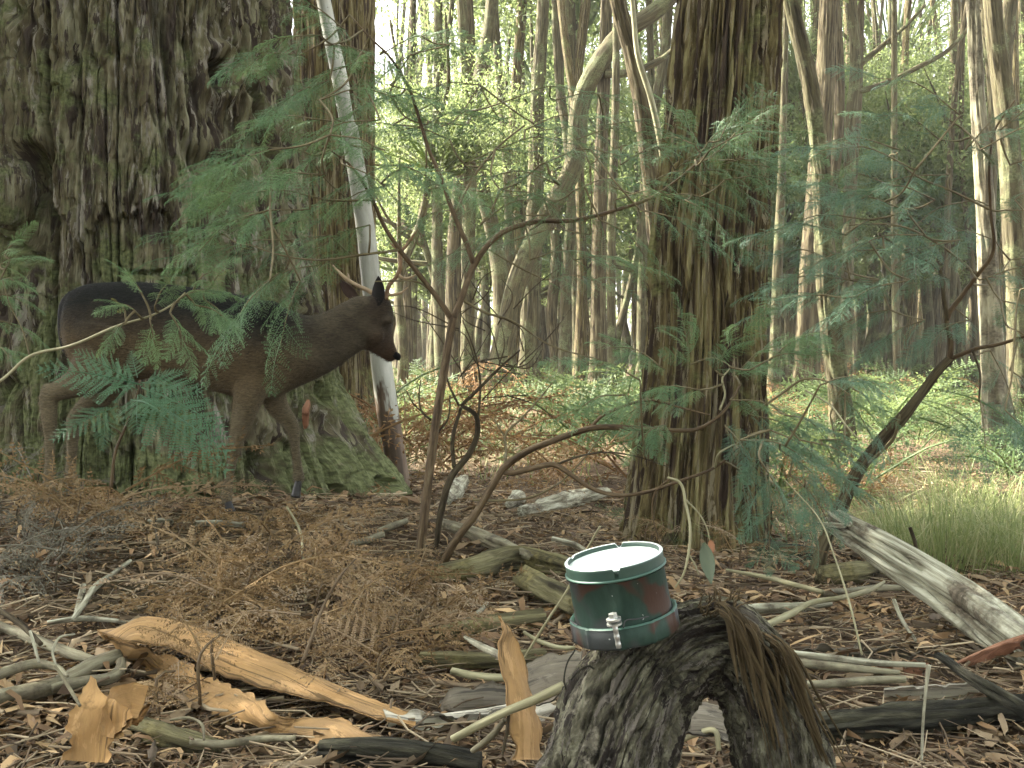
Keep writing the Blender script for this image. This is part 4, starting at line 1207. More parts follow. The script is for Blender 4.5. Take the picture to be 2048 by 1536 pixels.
# ---- sticks: (label, points, material)
STICKS = [
    ('thick smooth grey branch entering low at the edge beside the curled bark', [(-40, 1402, 20), (60, 1385, 19), (130, 1362, 18), (190, 1330, 17), (236, 1312, 15)], 'stick', .03),
    ('smooth grey branch tucked under the thick branch near the curled bark', [(100, 1378, 11), (165, 1365, 12), (215, 1358, 12), (240, 1340, 11), (243, 1322, 9)], 'stick', .03),
    ('curved pale bark roll arching over the thick smooth branch', [(-40, 1362, 10), (20, 1342, 11), (70, 1328, 10), (110, 1334, 7), (135, 1352, 3)], 'stick', .07),
    ('grey rolled bark log above the thick smooth branch', [(-30, 1240, 9), (40, 1268, 10), (100, 1292, 11), (150, 1310, 11), (195, 1322, 8)], 'stick', .02),
    ('upright white stick end beside the pale forked stick', [(167, 1172, 6), (160, 1200, 6), (152, 1232, 5)], 'bleached', .02),
    ('long pale forked stick slanting up in the dead bracken', [(260, 1122, 4), (225, 1148, 5), (195, 1170, 7), (170, 1205, 6), (146, 1238, 5)], 'bleached', .03),
    ('thin pale stick lying flat behind the big orange bark', [(95, 1246, 5), (150, 1238, 6), (220, 1240, 5), (270, 1246, 3)], 'bleached', .02),
    ('pale cylindrical stick piece lying below the deer', [(390, 1046, 5), (440, 1046, 6), (489, 1050, 5)], 'bleached', .02),
    ('pale stick piece lying left of the deer\'s standing hoof', [(280, 1046, 5), (315, 1042, 6), (345, 1044, 5)], 'bleached', .02),
    ('short thick pale stick on the leaf litter beside the sapling', [(758, 1062, 6), (790, 1050, 7), (812, 1042, 6)], 'stick', .02),
    ('long tan stick on the leaf litter in front of the short pale stick', [(690, 1090, 5), (735, 1080, 7), (765, 1068, 6)], 'stick', .02),
    ('smooth tan branch crossing in front of the upright bark shard', [(906, 1478, 8, 2.02), (960, 1450, 9, 2.0), (1017, 1422, 9, 1.98), (1075, 1398, 9.5, 1.96), (1128, 1372, 10, 1.96)], 'pale_twig', 0),
    ('thin bent twig hanging off the smooth tan branch', [(1018, 1418, 3, 1.99), (1014, 1460, 3.5, 1.98), (1005, 1510, 3, 1.98)], 'dark_twig', 0),
    ('forked grey twig beneath the smooth tan branch', [(945, 1502, 6, 2.05), (985, 1470, 7, 2.02), (1010, 1440, 5, 2.0)], 'stick', 0),
    ('long thin straw coloured stalk leaning past the tub\'s far side', [(1040, 1330, 2.6, 2.3), (1088, 1252, 2.6, 2.25), (1136, 1178, 2.6, 2.2), (1175, 1098, 2.5, 2.15), (1200, 1053, 2, 2.1)], 'pale_twig', 0),
    ('white split stick pointing up from behind the upright bark shard', [(930, 1274, 3, 2.6), (960, 1292, 7, 2.5), (1002, 1312, 8, 2.4), (1030, 1330, 6, 2.35)], 'bleached', 0),
    ('curved brown branch lying behind the grey bark curls', [(905, 1342, 7), (950, 1352, 8), (1000, 1356, 8), (1040, 1352, 6)], 'pale_twig', .02),
    ('folded pale twig making an elbow beside the tub', [(1048, 1265, 4), (1085, 1285, 5), (1130, 1296, 5), (1150, 1295, 4)], 'pale_twig', .02),
    ('pale stick lying behind the tub beyond the dark log', [(1105, 1078, 5), (1150, 1090, 6), (1175, 1105, 5)], 'bleached', .02),
    ('short pale fork lying before the grey half buried log', [(930, 1240, 4), (960, 1222, 5), (975, 1205, 3)], 'bleached', .03),
    ('long pale strip stick lying right of the arched log', [(1575, 1306, 6), (1680, 1318, 7), (1760, 1326, 6), (1850, 1330, 5)], 'bleached', .03),
    ('thick pale stick lying below the long pale strip stick', [(1560, 1322, 8), (1640, 1330, 9), (1720, 1338, 8), (1800, 1345, 5)], 'stick', .02),
    ('grey stick with a cut white end beside the hanging bark', [(1612, 1370, 8), (1680, 1366, 9), (1750, 1360, 8), (1810, 1358, 7)], 'stick', .02),
    ('gently curved brown branch behind the arched log', [(1535, 1250, 7), (1580, 1228, 7), (1625, 1205, 6), (1690, 1194, 5), (1735, 1182, 5), (1768, 1164, 3)], 'pale_twig', .05),
    ('pale broad stick lying on the ground behind the arched log', [(1470, 1216, 7), (1530, 1216, 10), (1600, 1214, 9), (1660, 1207, 6)], 'bleached', .02),
    ('long reddish stick lying across behind the arched log crest', [(1452, 1140, 3), (1520, 1152, 4.5), (1590, 1170, 5), (1645, 1184, 5)], 'pale_twig', .03),
    ('pale stick lying beyond the curved brown branch', [(1640, 1188, 7), (1700, 1182, 7), (1770, 1176, 7), (1820, 1176, 5)], 'stick', .02),
    ('short white upright stub in the litter before the grey log', [(1788, 1200, 4, 3.3), (1800, 1232, 4, 3.25), (1832, 1282, 3, 3.15)], 'bleached', 0),
    ('black dead shoot standing up out of the grass', [(1820, 1055, 4, 4.0), (1830, 1085, 4, 4.0), (1834, 1125, 3, 4.0)], 'dark_twig', 0),
    ('thin metal grey stake standing upright in front of the charred log', [(1857, 1330, 5, 2.2), (1853, 1370, 3.5, 2.2), (1848, 1420, 3, 2.2), (1843, 1520, 3, 2.2)], 'bleached', 0),
    ('tall dry grass stalk leaning across the sticks behind the arched log', [(1570, 960, 1, 3.2), (1640, 1040, 1.4, 3.1), (1668, 1110, 1.8, 3.0), (1700, 1210, 2, 2.9), (1724, 1310, 2.2, 2.85)], 'pale_twig', 0),
    ('slender brown dead stem standing before the big orange bark', [(605, 1325, 3.5, 2.5), (625, 1270, 3.5, 2.55), (650, 1205, 3, 2.6), (690, 1140, 2.5, 2.65), (712, 1118, 1.5, 2.7)], 'sapling_bark', 0),
    ('pale bent bracken stalk standing in front of the deer', [(612, 1220, 2.4, 3.3), (606, 1120, 2.6, 3.4), (596, 1052, 2.6, 3.5), (574, 1014, 1.8, 3.5)], 'pale_twig', 0),
    ('dark short stalk standing in the bracken under the deer', [(318, 1112, 3, 3.6), (312, 1065, 3, 3.7), (305, 1010, 2, 3.8)], 'dark_twig', 0),
    ('dark crooked twig bridging over the grey branch at the edge', [(-20, 1210, 6, 2.5), (40, 1248, 6, 2.45), (82, 1288, 5, 2.4)], 'dark_twig', 0),
    ('pale wiry forked twig standing over the thick smooth branch', [(60, 1262, 3, 2.3), (70, 1295, 3.5, 2.28), (78, 1325, 3, 2.27)], 'bleached', 0),
    ('curled wiry twig rising right of the pale wiry forked twig', [(150, 1268, 2, 2.35), (118, 1276, 2.6, 2.33), (106, 1300, 3, 2.32), (112, 1332, 2.5, 2.3)], 'bleached', 0),
    ('long thin grey twig slanting down over the thick smooth branch', [(110, 1330, 3, 2.1), (135, 1370, 4, 2.08), (160, 1412, 3.5, 2.05)], 'stick', 0),
    ('grey bent root lying under the orange bark at the bottom', [(380, 1484, 7), (450, 1488, 8), (520, 1478, 8), (590, 1476, 6)], 'stick', .03),
    ('pale twig arching up from behind the curled bark sheet', [(340, 1440, 2.5, 2.1), (380, 1436, 3, 2.1), (405, 1452, 3, 2.08), (408, 1480, 2.5, 2.06)], 'stick', 0),
    ('pale tangled root seen through the opening under the arched log', [(1345, 1490, 5, 2.15), (1390, 1470, 6, 2.12), (1430, 1462, 6, 2.1), (1438, 1500, 5, 2.1)], 'pale_twig', 0),
]
for k, (lab, pts, mk, h) in enumerate(STICKS):
    P, R = [], []
    for p in pts:
        q = at(p[0], p[1], p[3]) if len(p) > 3 else gp(p[0], p[1], h + .025)
        P.append(q)
        R.append(p[2] * dep(q) / FPX)
    P = np.array(P)
    o = P[int(np.argmin(P[:, 2]))].copy()
    big = max(R) > .008
    tv, tf, tb = tube(P - o, R, 60 if big else 36, 18 if big else 8, rough(.22, 9, 9, k * 2.3))
    nm = 'stake' if 'stake' in lab else ('stalk' if 'stalk' in lab or 'stem' in lab or 'shoot' in lab else 'fallen_stick')
    ob = link(nm, MB().add(tv, tf, tb).mesh(nm), M[mk])
    ob.location = o
    tag(ob, lab, nm.split('_')[-1])

# ================================================================== BARK SHEETS
def sheet_geo(A, B, bulge, n=70, m=14, rag=.010, thick=.004, seed=0.0, depth_edge=None):
    """A, B: two edges, rows of (px, py, height above ground or ('d', depth))"""
    def w(p):
        return at(p[0], p[1], p[3]) if len(p) > 3 else gp(p[0], p[1], p[2])
    A = resample(np.array([w(p) for p in A]), n)
    B = resample(np.array([w(p) for p in B]), n)
    t = np.linspace(0, 1, m)[None, :, None]
    V = A[:, None] * (1 - t) + B[:, None] * t
    T = np.gradient((A + B) / 2, axis=0)
    S = B - A
    Nn = np.cross(T, S)
    Nn /= np.linalg.norm(Nn, axis=1, keepdims=True) + 1e-9
    Nn[Nn[:, 2] < 0] *= -1
    s = np.linspace(0, 1, n)
    bul = np.interp(s, np.linspace(0, 1, len(bulge)), bulge)
    V = V + Nn[:, None] * (bul[:, None] * (4 * t[..., 0] * (1 - t[..., 0])))[..., None]
    L = np.linalg.norm(np.diff((A + B) / 2, axis=0), axis=1).sum()
    u = s[:, None] * L + 0 * t[..., 0]
    wd = t[..., 0] * np.linalg.norm(S, axis=1)[:, None]
    V = V + Nn[:, None] * (.006 * fbm(u * 7 + seed, wd * 14, 0 * u, 3))[..., None]
    e = (np.abs(t[..., 0] - .5) * 2) ** 6
    sdir = S / (np.linalg.norm(S, axis=1, keepdims=True) + 1e-9)
    V = V + sdir[:, None] * (rag * e * np.sign(t[..., 0] - .5) * (vnoise(u * 30 + seed, 0 * u + 2, 0 * u) + .6 * vnoise(u * 90 + seed, 0 * u, 0 * u)))[..., None]
    V1 = V.reshape(-1, 3)
    V2 = (V - Nn[:, None] * thick).reshape(-1, 3)
    bc = np.stack([u + seed, wd, 0 * u], -1).reshape(-1, 3)
    F = grid_faces(n, m, False)
    k = n * m
    rim = np.concatenate([np.arange(n) * m, (n - 1) * m + np.arange(1, m), np.arange(n - 1)[::-1] * m + m - 1, np.arange(m - 1)[::-1]])
    E = np.stack([rim[:-1], rim[1:], rim[1:] + k, rim[:-1] + k], 1)
    return np.vstack([V1, V2]), np.vstack([F[:, ::-1], F + k, E]), np.vstack([bc, bc + np.array([0, 0, .5])])
def sheet(label, A, B, bulge, m, parts=None, **kw):
    V, F, bc = sheet_geo(A, B, bulge, **kw)
    o = V[int(np.argmin(V[:, 2]))].copy()
    ob = link('bark_sheet', make_mesh('bark_sheet', V - o, F, bc), m)
    ob.location = o
    tag(ob, label, 'bark')
    return ob
def split_sheet():
    base = gp(420, 1400)
    root = tag(empty('bark_sheet', base), 'big split sheet of orange brown bark lying across the foreground', 'bark')
    up = sheet_geo([(193, 1256, .10), (250, 1258, .09), (297, 1237, .09), (391, 1259, .08), (488, 1290, .07), (586, 1333, .06), (684, 1376, .05), (776, 1408, .04), (830, 1424, .03)],
                   [(198, 1262, .10), (273, 1284, .11), (332, 1292, .10), (391, 1321, .08), (449, 1348, .07), (586, 1384, .06), (703, 1415, .05), (776, 1440, .04), (830, 1458, .03)],
                   [.0, .02, .03, .025, .02, .015, .01, .01], seed=1.0, rag=.009)
    lo = sheet_geo([(197, 1262, .10), (266, 1285, .08), (312, 1303, .07), (371, 1326, .06), (414, 1356, .06), (469, 1376, .06), (527, 1407, .06), (574, 1438, .06), (609, 1430, .06), (684, 1438, .06), (742, 1466, .05), (789, 1493, .04)],
                   [(203, 1270, .10), (254, 1309, .04), (289, 1341, .03), (332, 1372, .03), (391, 1411, .03), (469, 1438, .03), (547, 1462, .03), (605, 1480, .03), (640, 1490, .03), (703, 1499, .03), (750, 1503, .03), (785, 1503, .03)],
                   [.0, -.02, -.02, -.01, .0, .02, .0, .015, .02], seed=5.0, rag=.009)
    for V, F, bc in (up, lo):
        link('strip', make_mesh('strip', V - base, F, bc), M['sheet_orange'], root)
split_sheet()
def curled():
    V, F, bc = sheet_geo([(129, 1520, .02, 2.02), (133, 1470, .02, 2.03), (146, 1425, .02, 2.06), (166, 1392, .02, 2.09), (172, 1372, .02, 2.11), (178, 1350, .02, 2.12)],
                         [(212, 1525, .02, 2.02), (238, 1474, .02, 2.04), (262, 1436, .02, 2.05), (232, 1402, .02, 2.07), (206, 1390, .02, 2.10), (194, 1362, .02, 2.12)],
                         [-.03, -.035, -.03, -.01, .0, 0], seed=9.0, rag=.009)
    V2, F2, bc2 = sheet_geo([(206, 1470, .02, 2.035), (211, 1400, .02, 2.075), (230, 1377, .02, 2.10), (266, 1364, .02, 2.13), (297, 1372, .02, 2.15)],
                            [(236, 1476, .02, 2.04), (250, 1448, .02, 2.045), (268, 1432, .02, 2.05), (287, 1414, .02, 2.06), (303, 1403, .02, 2.08)],
                            [-.01, -.03, -.05, -.06, -.05], seed=11.0, rag=.009)
    o = gp(200, 1490)
    root = tag(empty('bark_sheet', o), 'torn curled sheet of tan bark standing up at the lower edge', 'bark')
    for a in ((V, F, bc), (V2, F2, bc2)):
        link('strip', make_mesh('strip', a[0] - o, a[1], a[2]), M['sheet_orange'], root)
curled()
sheet('upright pointed shard of orange bark stuck in the sticks left of the arched log',
      [(998, 1230, 0, 2.06), (1012, 1258, 0, 2.05), (1003, 1290, 0, 2.04), (1006, 1324, 0, 2.03), (1017, 1389, 0, 2.01), (1024, 1446, 0, 1.99), (1028, 1520, 0, 1.97)],
      [(1001, 1231, 0, 2.06), (1022, 1262, 0, 2.06), (1034, 1290, 0, 2.06), (1051, 1339, 0, 2.06), (1062, 1389, 0, 2.04), (1078, 1446, 0, 2.02), (1088, 1520, 0, 2.0)], [0, .0, .006, .01, .012, .012], M['sheet_orange'], seed=15.0, rag=.006)
sheet('wide grey curl of bark leaning against the arched log', [(1047, 1330, 0, 2.35), (1080, 1316, 0, 2.33), (1120, 1308, 0, 2.3), (1165, 1304, 0, 2.28)], [(1050, 1420, 0, 2.25), (1085, 1404, 0, 2.24), (1115, 1390, 0, 2.22), (1165, 1380, 0, 2.2)], [.01, .015, .01], M['sheet_grey'], seed=19.0)
sheet('grey oval flake of bark lying left of the upright shard', [(878, 1405, .02), (900, 1384, .06), (950, 1374, .07), (1010, 1372, .06)], [(882, 1420, .02), (910, 1428, .02), (960, 1425, .02), (1015, 1416, .02)], [.0, .01, .01, .0], M['sheet_grey'], seed=21.0)
sheet('white weathered strip of bark trailing off the big orange sheet', [(768, 1424, .05), (840, 1430, .05), (920, 1424, .05), (1000, 1414, .06), (1030, 1408, .06)], [(775, 1448, .03), (840, 1450, .03), (920, 1442, .03), (1000, 1428, .04), (1030, 1416, .05)], [.01, .012, .01], M['sheet_white'], seed=23.0)
sheet('pale strip of bark behind the tan branch against the arched log', [(1060, 1420, .03), (1090, 1412, .04), (1125, 1402, .04)], [(1062, 1436, .02), (1092, 1430, .02), (1128, 1424, .02)], [.004, .006], M['sheet_white'], seed=25.0)
sheet('reddish slab of bark between the pale sticks right of the arched log', [(1752, 1326, .04), (1790, 1322, .05), (1840, 1324, .05), (1860, 1332, .04)], [(1756, 1348, .01), (1790, 1352, .01), (1830, 1350, .01), (1850, 1346, .01)], [.006, .01, .006], M['sheet_red'], seed=27.0)
sheet('broad pale slab of bark lying above the charred log', [(1770, 1378, .05), (1830, 1372, .06), (1900, 1370, .06), (1966, 1368, .05)], [(1768, 1392, .02), (1830, 1398, .02), (1900, 1396, .02), (1955, 1388, .02)], [.006, .01, .006], M['sheet_white'], seed=29.0)
sheet('long rolled bark strip rising to the edge above the charred log', [(1905, 1326, .03), (1960, 1304, .06), (2010, 1286, .09), (2070, 1264, .12)], [(1918, 1336, .01), (1965, 1318, .03), (2015, 1302, .05), (2070, 1290, .07)], [.01, .015, .02], M['sheet_red'], seed=31.0)
sheet('grey slab of bark on the ground behind the pale sticks', [(1600, 1300, .02), (1700, 1292, .03), (1800, 1300, .03), (1880, 1312, .02)], [(1605, 1312, .0), (1700, 1316, .0), (1800, 1322, .0), (1880, 1326, .0)], [.006, .01, .006], M['sheet_grey'], seed=33.0)
sheet('pale flat plank of bark seen under the arched log', [(1352, 1408, 0, 2.2), (1400, 1402, 0, 2.2), (1450, 1408, 0, 2.2), (1490, 1416, 0, 2.2)], [(1352, 1470, 0, 2.1), (1400, 1472, 0, 2.1), (1450, 1475, 0, 2.1), (1490, 1480, 0, 2.1)], [.006, .01, .006], M['sheet_grey'], seed=35.0)
sheet('orange curl of dead bark caught on the mossy foot of the old tree', [(612, 802, 0, 5.1), (604, 820, 0, 5.08), (606, 840, 0, 5.08), (608, 858, 0, 5.1)], [(620, 800, 0, 5.1), (618, 822, 0, 5.06), (618, 842, 0, 5.06), (614, 856, 0, 5.1)], [.01, .012, .0], M['sheet_red'], seed=37.0, n=24, rag=.002)
sheet('tan flake of bark in the litter behind the upright shard', [(1088, 1218, .02), (1120, 1212, .04), (1150, 1218, .02)], [(1090, 1238, .0), (1120, 1240, .0), (1150, 1236, .0)], [.004, .006], M['sheet_orange'], seed=39.0, n=24)

# ================================================================== WATTLE SAPLINGS
def wattle_leaf(npin, nlf, seed):
    """one twice-feathered leaf, 1 unit long along +X, face up +Z"""
    r = np.random.default_rng(seed)
    b = MB()
    b.add(*tube([(0, 0, 0), (.5, 0, .03), (1, 0, -.10)], [.008, .006, .003], 6, 3, None, False))
    P, D, L, W = [], [], [], []
    for i in range(npin):
        t = .14 + .84 * i / (npin - 1)
        x, z = t, .12 * t * (1 - t) - .10 * t * t
        pl = .30 * math.sin(math.pi * (.16 + .80 * t)) ** .8 + .03
        for s in (-1, 1):
            a = math.radians(62 - 20 * t) + r.normal() * .08
            dv = np.array([math.cos(a), s * math.sin(a), -.12 + r.normal() * .10])
            dv /= np.linalg.norm(dv)
            for j in range(nlf):
                q = (j + .6) / nlf
                p = np.array([x, 0, z]) + dv * pl * q + np.array([0, 0, -.06 * q * q])
                for s2 in (-1, 1):
                    ca, sa = math.cos(s2 * 1.0), math.sin(s2 * 1.0)
                    ld = np.array([dv[0] * ca - dv[1] * sa, dv[0] * sa + dv[1] * ca, dv[2] + r.normal() * .15])
                    P.append(p); D.append(ld / np.linalg.norm(ld)); L.append(.036 * (1 - .3 * q)); W.append(.0155)
    n = len(P)
    N = np.tile([0, 0, 1.0], (n, 1)) + r.normal(size=(n, 3)) * .5
    N /= np.linalg.norm(N, axis=1, keepdims=True)
    b.add(*leaf_quads(np.array(P), np.array(D), N, np.array(L), np.array(W), .05))
    return b
WL = []
for sd, (a_, c_) in enumerate(((13, 12), (11, 12), (14, 12), (12, 11))):
    WL.append(wattle_leaf(a_, c_, 100 + sd))
WL_LOW = [wattle_leaf(10, 7, 200), wattle_leaf(9, 8, 201)]            # plainer leaf for the joined foliage
def wl_meshes(m):
    out = []
    for b in WL:
        me = b.mesh('leaf', False)
        me.materials.append(m)
        out.append(me)
    return out
WLM = {k: wl_meshes(M[k]) for k in ('wattle', 'wattle_blue', 'wattle_bright', 'wattle_tip')}
def orient(o, p, d, n, s):
    x = d / np.linalg.norm(d)
    z = n - x * n.dot(x)
    z /= np.linalg.norm(z) + 1e-9
    y = np.cross(z, x)
    o.matrix_basis = Matrix(((x[0] * s, y[0] * s, z[0] * s, p[0]), (x[1] * s, y[1] * s, z[1] * s, p[1]), (x[2] * s, y[2] * s, z[2] * s, p[2]), (0, 0, 0, 1)))
class Wattle:
    def __init__(s, name, label, base, cat='sapling'):
        s.base = np.asarray(base, float)
        s.root = tag(empty(name, s.base), label, cat)
        s.nl, s.pts, s.extra = 0, [], MB()
    def branch(s, pts, m, name='branch', sides=10, n=50, seed=0):
        """pts: (px, py, radius px, depth)"""
        P = np.array([at(p[0], p[1], p[3]) for p in pts])
        R = np.array([p[2] * p[3] / FPX * (.85 if p[2] < 12 else 1) for p in pts])
        tv, tf, tb = tube(P - s.base, R, n, sides, rough(.14, 7, 14, seed + pts[0][0] * .1))
        link(name, MB().add(tv, tf, tb).mesh(name), m, s.root)
        s.pts.append(resample(P, 30))
    def leaf(s, p, d, n, size, mk):
        if s.nl >= 296:
            b = WL_LOW[int(rng.integers(2))]
            V = np.concatenate(b.V)
            x = d / np.linalg.norm(d)
            z = n - x * n.dot(x)
            z /= np.linalg.norm(z) + 1e-9
            y = np.cross(z, x)
            s.extra.add((V @ np.stack([x, y, z])) * size + p - s.base, [np.concatenate(b.F3)] if not b.F4 else ([np.concatenate(b.F4)] + ([np.concatenate(b.F3)] if b.F3 else [])))
            return
        o = link('leaf', WLM[mk][int(rng.integers(4))], None, s.root)
        orient(o, p - s.base, d, n, size)
        s.nl += 1
    def spray(s, px, py, d, ang, length, mk='wattle', size=.10, nl=9, joined=True, droop=.25, flatn=None):
        """a leafy twig; ang: direction in the picture (degrees, 0 = right, 90 = up)"""
        a = math.radians(ang)
        p0 = at(px, py, d)
        dv = np.array([math.cos(a), rng.normal() * .35, math.sin(a)])
        dv /= np.linalg.norm(dv)
        e = p0 + dv * length - np.array([0, 0, droop * length * .5])
        mid = p0 + dv * length * .55 + np.array([0, 0, .06 * length])
        path = resample(np.array([p0, mid, e]), 14)
        m = M['twig_bark']
        b = MB()
        b.add(*tube([p0 - s.base, mid - s.base, e - s.base], [.0028, .002, .0010], 10, 5))
        if joined and s.pts:                                     # thin twig back to the nearest branch
            A = np.vstack(s.pts)
            q = A[np.argmin(((A - p0) ** 2).sum(1))]
            if np.linalg.norm(q - p0) > .02:
                mm = (q + p0) / 2 + rng.normal(size=3) * .05 * np.linalg.norm(q - p0) + np.array([0, 0, -.06 * np.linalg.norm(q - p0)])
                b.add(*tube([q - s.base, mm - s.base, p0 - s.base], [.0042, .0035, .0028], 14, 5))
        link('twig', b.mesh('twig'), m, s.root)
        s.pts.append(path[:9])
        side = np.cross(dv, np.array([0, 0, 1.0]))
        side /= np.linalg.norm(side) + 1e-9
        up = np.cross(side, dv)
        up = up + np.array([0, -.35, .2]) + rng.normal(size=3) * .25
        for i in range(nl):
            t = (i + .3 + .4 * rng.random()) / nl
            p = path[int(t * 13)]
            sg = 1 if i % 2 else -1
            sp = rng.uniform(.55, 1.15)
            ld = dv * math.cos(sp) + side * sg * math.sin(sp) * .9 + np.array([rng.normal() * .12, rng.normal() * .12, rng.normal() * .18 - droop])
            if i == nl - 1:
                ld = dv + np.array([0, 0, -droop])
            s.leaf(p, ld, up + rng.normal(size=3) * .45, size * rng.uniform(.75, 1.25), mk)
    def finish(s, mk='wattle'):
        if s.extra.n:
            me = s.extra.mesh('foliage', False)
            o = link('foliage', me, M[mk], s.root)
            o['kind'] = 'stuff'

# ---- reddish sapling in the middle
D1 = 3.95
w = Wattle('wattle_sapling', 'reddish wattle sapling with feathery leaves rising in front of the deer\'s head', gp(840, 1118))
w.branch([(838, 1125, 11, 3.95), (852, 1000, 11, 3.95), (864, 900, 10.5, 3.95), (882, 780, 10, 3.95), (895, 700, 9.5, 3.95), (906, 636, 9, 3.95)], M['sapling_bark'], 'stem', 16, 90)
w.branch([(905, 640, 7.5, 3.95), (870, 590, 6.5, 3.95), (835, 545, 6, 3.93), (800, 500, 5.5, 3.9), (770, 455, 5, 3.9), (745, 400, 4, 3.88), (700, 330, 3, 3.85), (660, 300, 2, 3.8)], M['sapling_bark'])
w.branch([(906, 640, 8.5, 3.95), (925, 590, 8, 3.97), (946, 535, 7.5, 4.0), (962, 508, 7, 4.0), (1005, 465, 6.5, 4.02), (1058, 446, 6, 4.05), (1150, 440, 5, 4.1), (1240, 418, 4.2, 4.15), (1300, 396, 3.5, 4.2), (1360, 355, 2.6, 4.2), (1420, 300, 2, 4.2), (1470, 235, 1.4, 4.2)], M['sapling_bark'], n=80)
w.branch([(948, 530, 6.5, 4.0), (930, 480, 6, 4.0), (908, 430, 5.5, 4.0), (880, 350, 5, 4.0), (858, 300, 4.5, 4.0), (842, 250, 4, 4.0), (815, 170, 3.5, 3.95), (780, 115, 3, 3.9), (735, 70, 2.5, 3.9), (700, 30, 2, 3.9)], M['sapling_bark'], n=70)
w.branch([(908, 430, 3.5, 4.0), (950, 350, 3, 4.05), (1000, 290, 2.5, 4.1), (1050, 250, 2, 4.1)], M['twig_bark'], n=30)
w.branch([(800, 500, 3.5, 3.9), (720, 510, 3, 3.8), (640, 520, 2.5, 3.75), (560, 510, 2, 3.7), (500, 490, 1.5, 3.7)], M['twig_bark'], n=30)
w.branch([(745, 400, 3, 3.88), (660, 400, 2.5, 3.8), (560, 380, 2, 3.7), (470, 390, 1.5, 3.65)], M['twig_bark'], n=30)
w.branch([(925, 600, 3.5, 3.97), (970, 625, 3, 4.0), (1020, 640, 2.5, 4.05), (1100, 690, 2, 4.1), (1200, 720, 1.5, 4.1)], M['twig_bark'], n=30)
w.branch([(870, 590, 2.5, 3.95), (840, 566, 2.2, 3.95), (790, 562, 2, 3.9), (750, 563, 1.5, 3.85)], M['twig_bark'], n=20)
for (px, py, a, L) in ((1440, 300, 40, .18), (1470, 320, 10, .18), (1420, 340, 350, .18), (1400, 300, 120, .12), (650, 90, 340, .2), (700, 180, 350, .2), (640, 200, 10, .2), (720, 250, 0, .18), (660, 270, 340, .2), (740, 330, 350, .18), (690, 330, 330, .18), (780, 170, 340, .2), (640, 70, 190, .22), (600, 110, 200, .2), (690, 60, 150, .2), (700, 130, 200, .2), (760, 110, 20, .22), (660, 160, 210, .2), (820, 110, 10, .22), (800, 190, 200, .2), (760, 240, 190, .22),
                       (850, 250, 10, .2), (640, 240, 180, .2), (700, 290, 200, .22), (600, 300, 185, .26), (540, 300, 200, .2), (490, 330, 190, .12), (650, 350, 190, .22), (580, 360, 200, .25), (520, 370, 190, .2), (470, 395, 170, .14),
                       (700, 400, 190, .2), (620, 420, 190, .24), (540, 420, 200, .24), (780, 370, 200, .2), (850, 380, 0, .2), (740, 450, 200, .2), (660, 470, 195, .22), (580, 480, 190, .24), (510, 500, 180, .24), (640, 530, 200, .2),
                       (570, 540, 215, .22), (600, 560, 250, .16), (540, 560, 230, .14), (700, 510, 210, .2), (450, 470, 175, .14), (770, 300, 170, .2), (830, 330, 190, .18),
                       (930, 330, 20, .22), (990, 300, 10, .24), (1050, 260, 15, .22), (1000, 380, 350, .24), (1080, 330, 10, .24), (1150, 380, 15, .24), (1100, 430, 190, .2), (1180, 330, 20, .24), (1230, 400, 10, .22), (1120, 370, 170, .22),
                       (1240, 330, 20, .22), (1290, 370, 15, .2), (1050, 450, 200, .18), (920, 420, 190, .2), (1200, 440, 330, .18), (1280, 420, 340, .18), (1330, 390, 350, .18), (960, 450, 30, .2), (1060, 520, 10, .2), (1150, 520, 0, .2), (900, 280, 170, .2),
                       (1350, 340, 30, .2), (1390, 320, 45, .2), (1420, 300, 20, .22), (1440, 330, 5, .2), (1400, 370, 350, .22), (1450, 360, 0, .2), (1390, 290, 160, .14), (1440, 280, 60, .12), (1480, 330, 345, .16), (1370, 400, 320, .18)):
    w.spray(px, py, 4.0 + rng.normal() * .22 - (.28 if px < 700 else 0) + (.2 if px > 1300 else 0), a, L * 1.15, 'wattle_bright' if px > 1335 else 'wattle', .14, 8)
for (px, py, a, L) in ((900, 90, 200, .3), (960, 170, 190, .3), (1020, 200, 10, .3), (880, 200, 180, .3), (1090, 260, 0, .3), (1000, 240, 170, .3), (1150, 280, 10, .3), (930, 250, 190, .3), (1110, 200, 0, .28), (1210, 250, 0, .28),
                       (1060, 390, 190, .3), (1180, 470, 180, .3), (980, 500, 190, .26), (1090, 560, 0, .26)):
    w.spray(px, py, 4.7 + rng.normal() * .3, a, L, 'wattle', .145, 8)
for (px, py, a) in ((1470, 240, 70), (1478, 235, 110), (470, 395, 150), (402, 490, 170)):
    w.spray(px, py, 4.15 if px > 1000 else 3.62, a, .05, 'wattle_tip', .022, 4)
w.finish()

# ---- second stem sweeping right
w = Wattle('wattle_sapling', 'low wattle with a bare stem sweeping sideways in front of the furrowed stringybark', gp(880, 1145))
w.branch([(878, 1150, 10, 3.85), (905, 1090, 9.5, 3.82), (950, 1030, 9, 3.8), (985, 970, 9, 3.78), (1005, 940, 9, 3.77), (1050, 905, 8, 3.75), (1110, 880, 7.5, 3.72), (1180, 857, 7, 3.7), (1300, 858, 6, 3.68), (1400, 856, 4.5, 3.65), (1450, 820, 3.5, 3.6), (1480, 770, 2.5, 3.6)], M['sapling_bark'], 'stem', 14, 110)
w.branch([(1000, 942, 7, 3.78), (1020, 946, 7, 3.76), (1060, 938, 7, 3.74), (1110, 930, 6.5, 3.72), (1140, 948, 6, 3.7), (1180, 975, 5.5, 3.68), (1230, 990, 5, 3.65), (1290, 985, 4.5, 3.62), (1360, 962, 4, 3.6), (1430, 935, 3, 3.55), (1490, 885, 2, 3.5)], M['sapling_bark'], n=80)
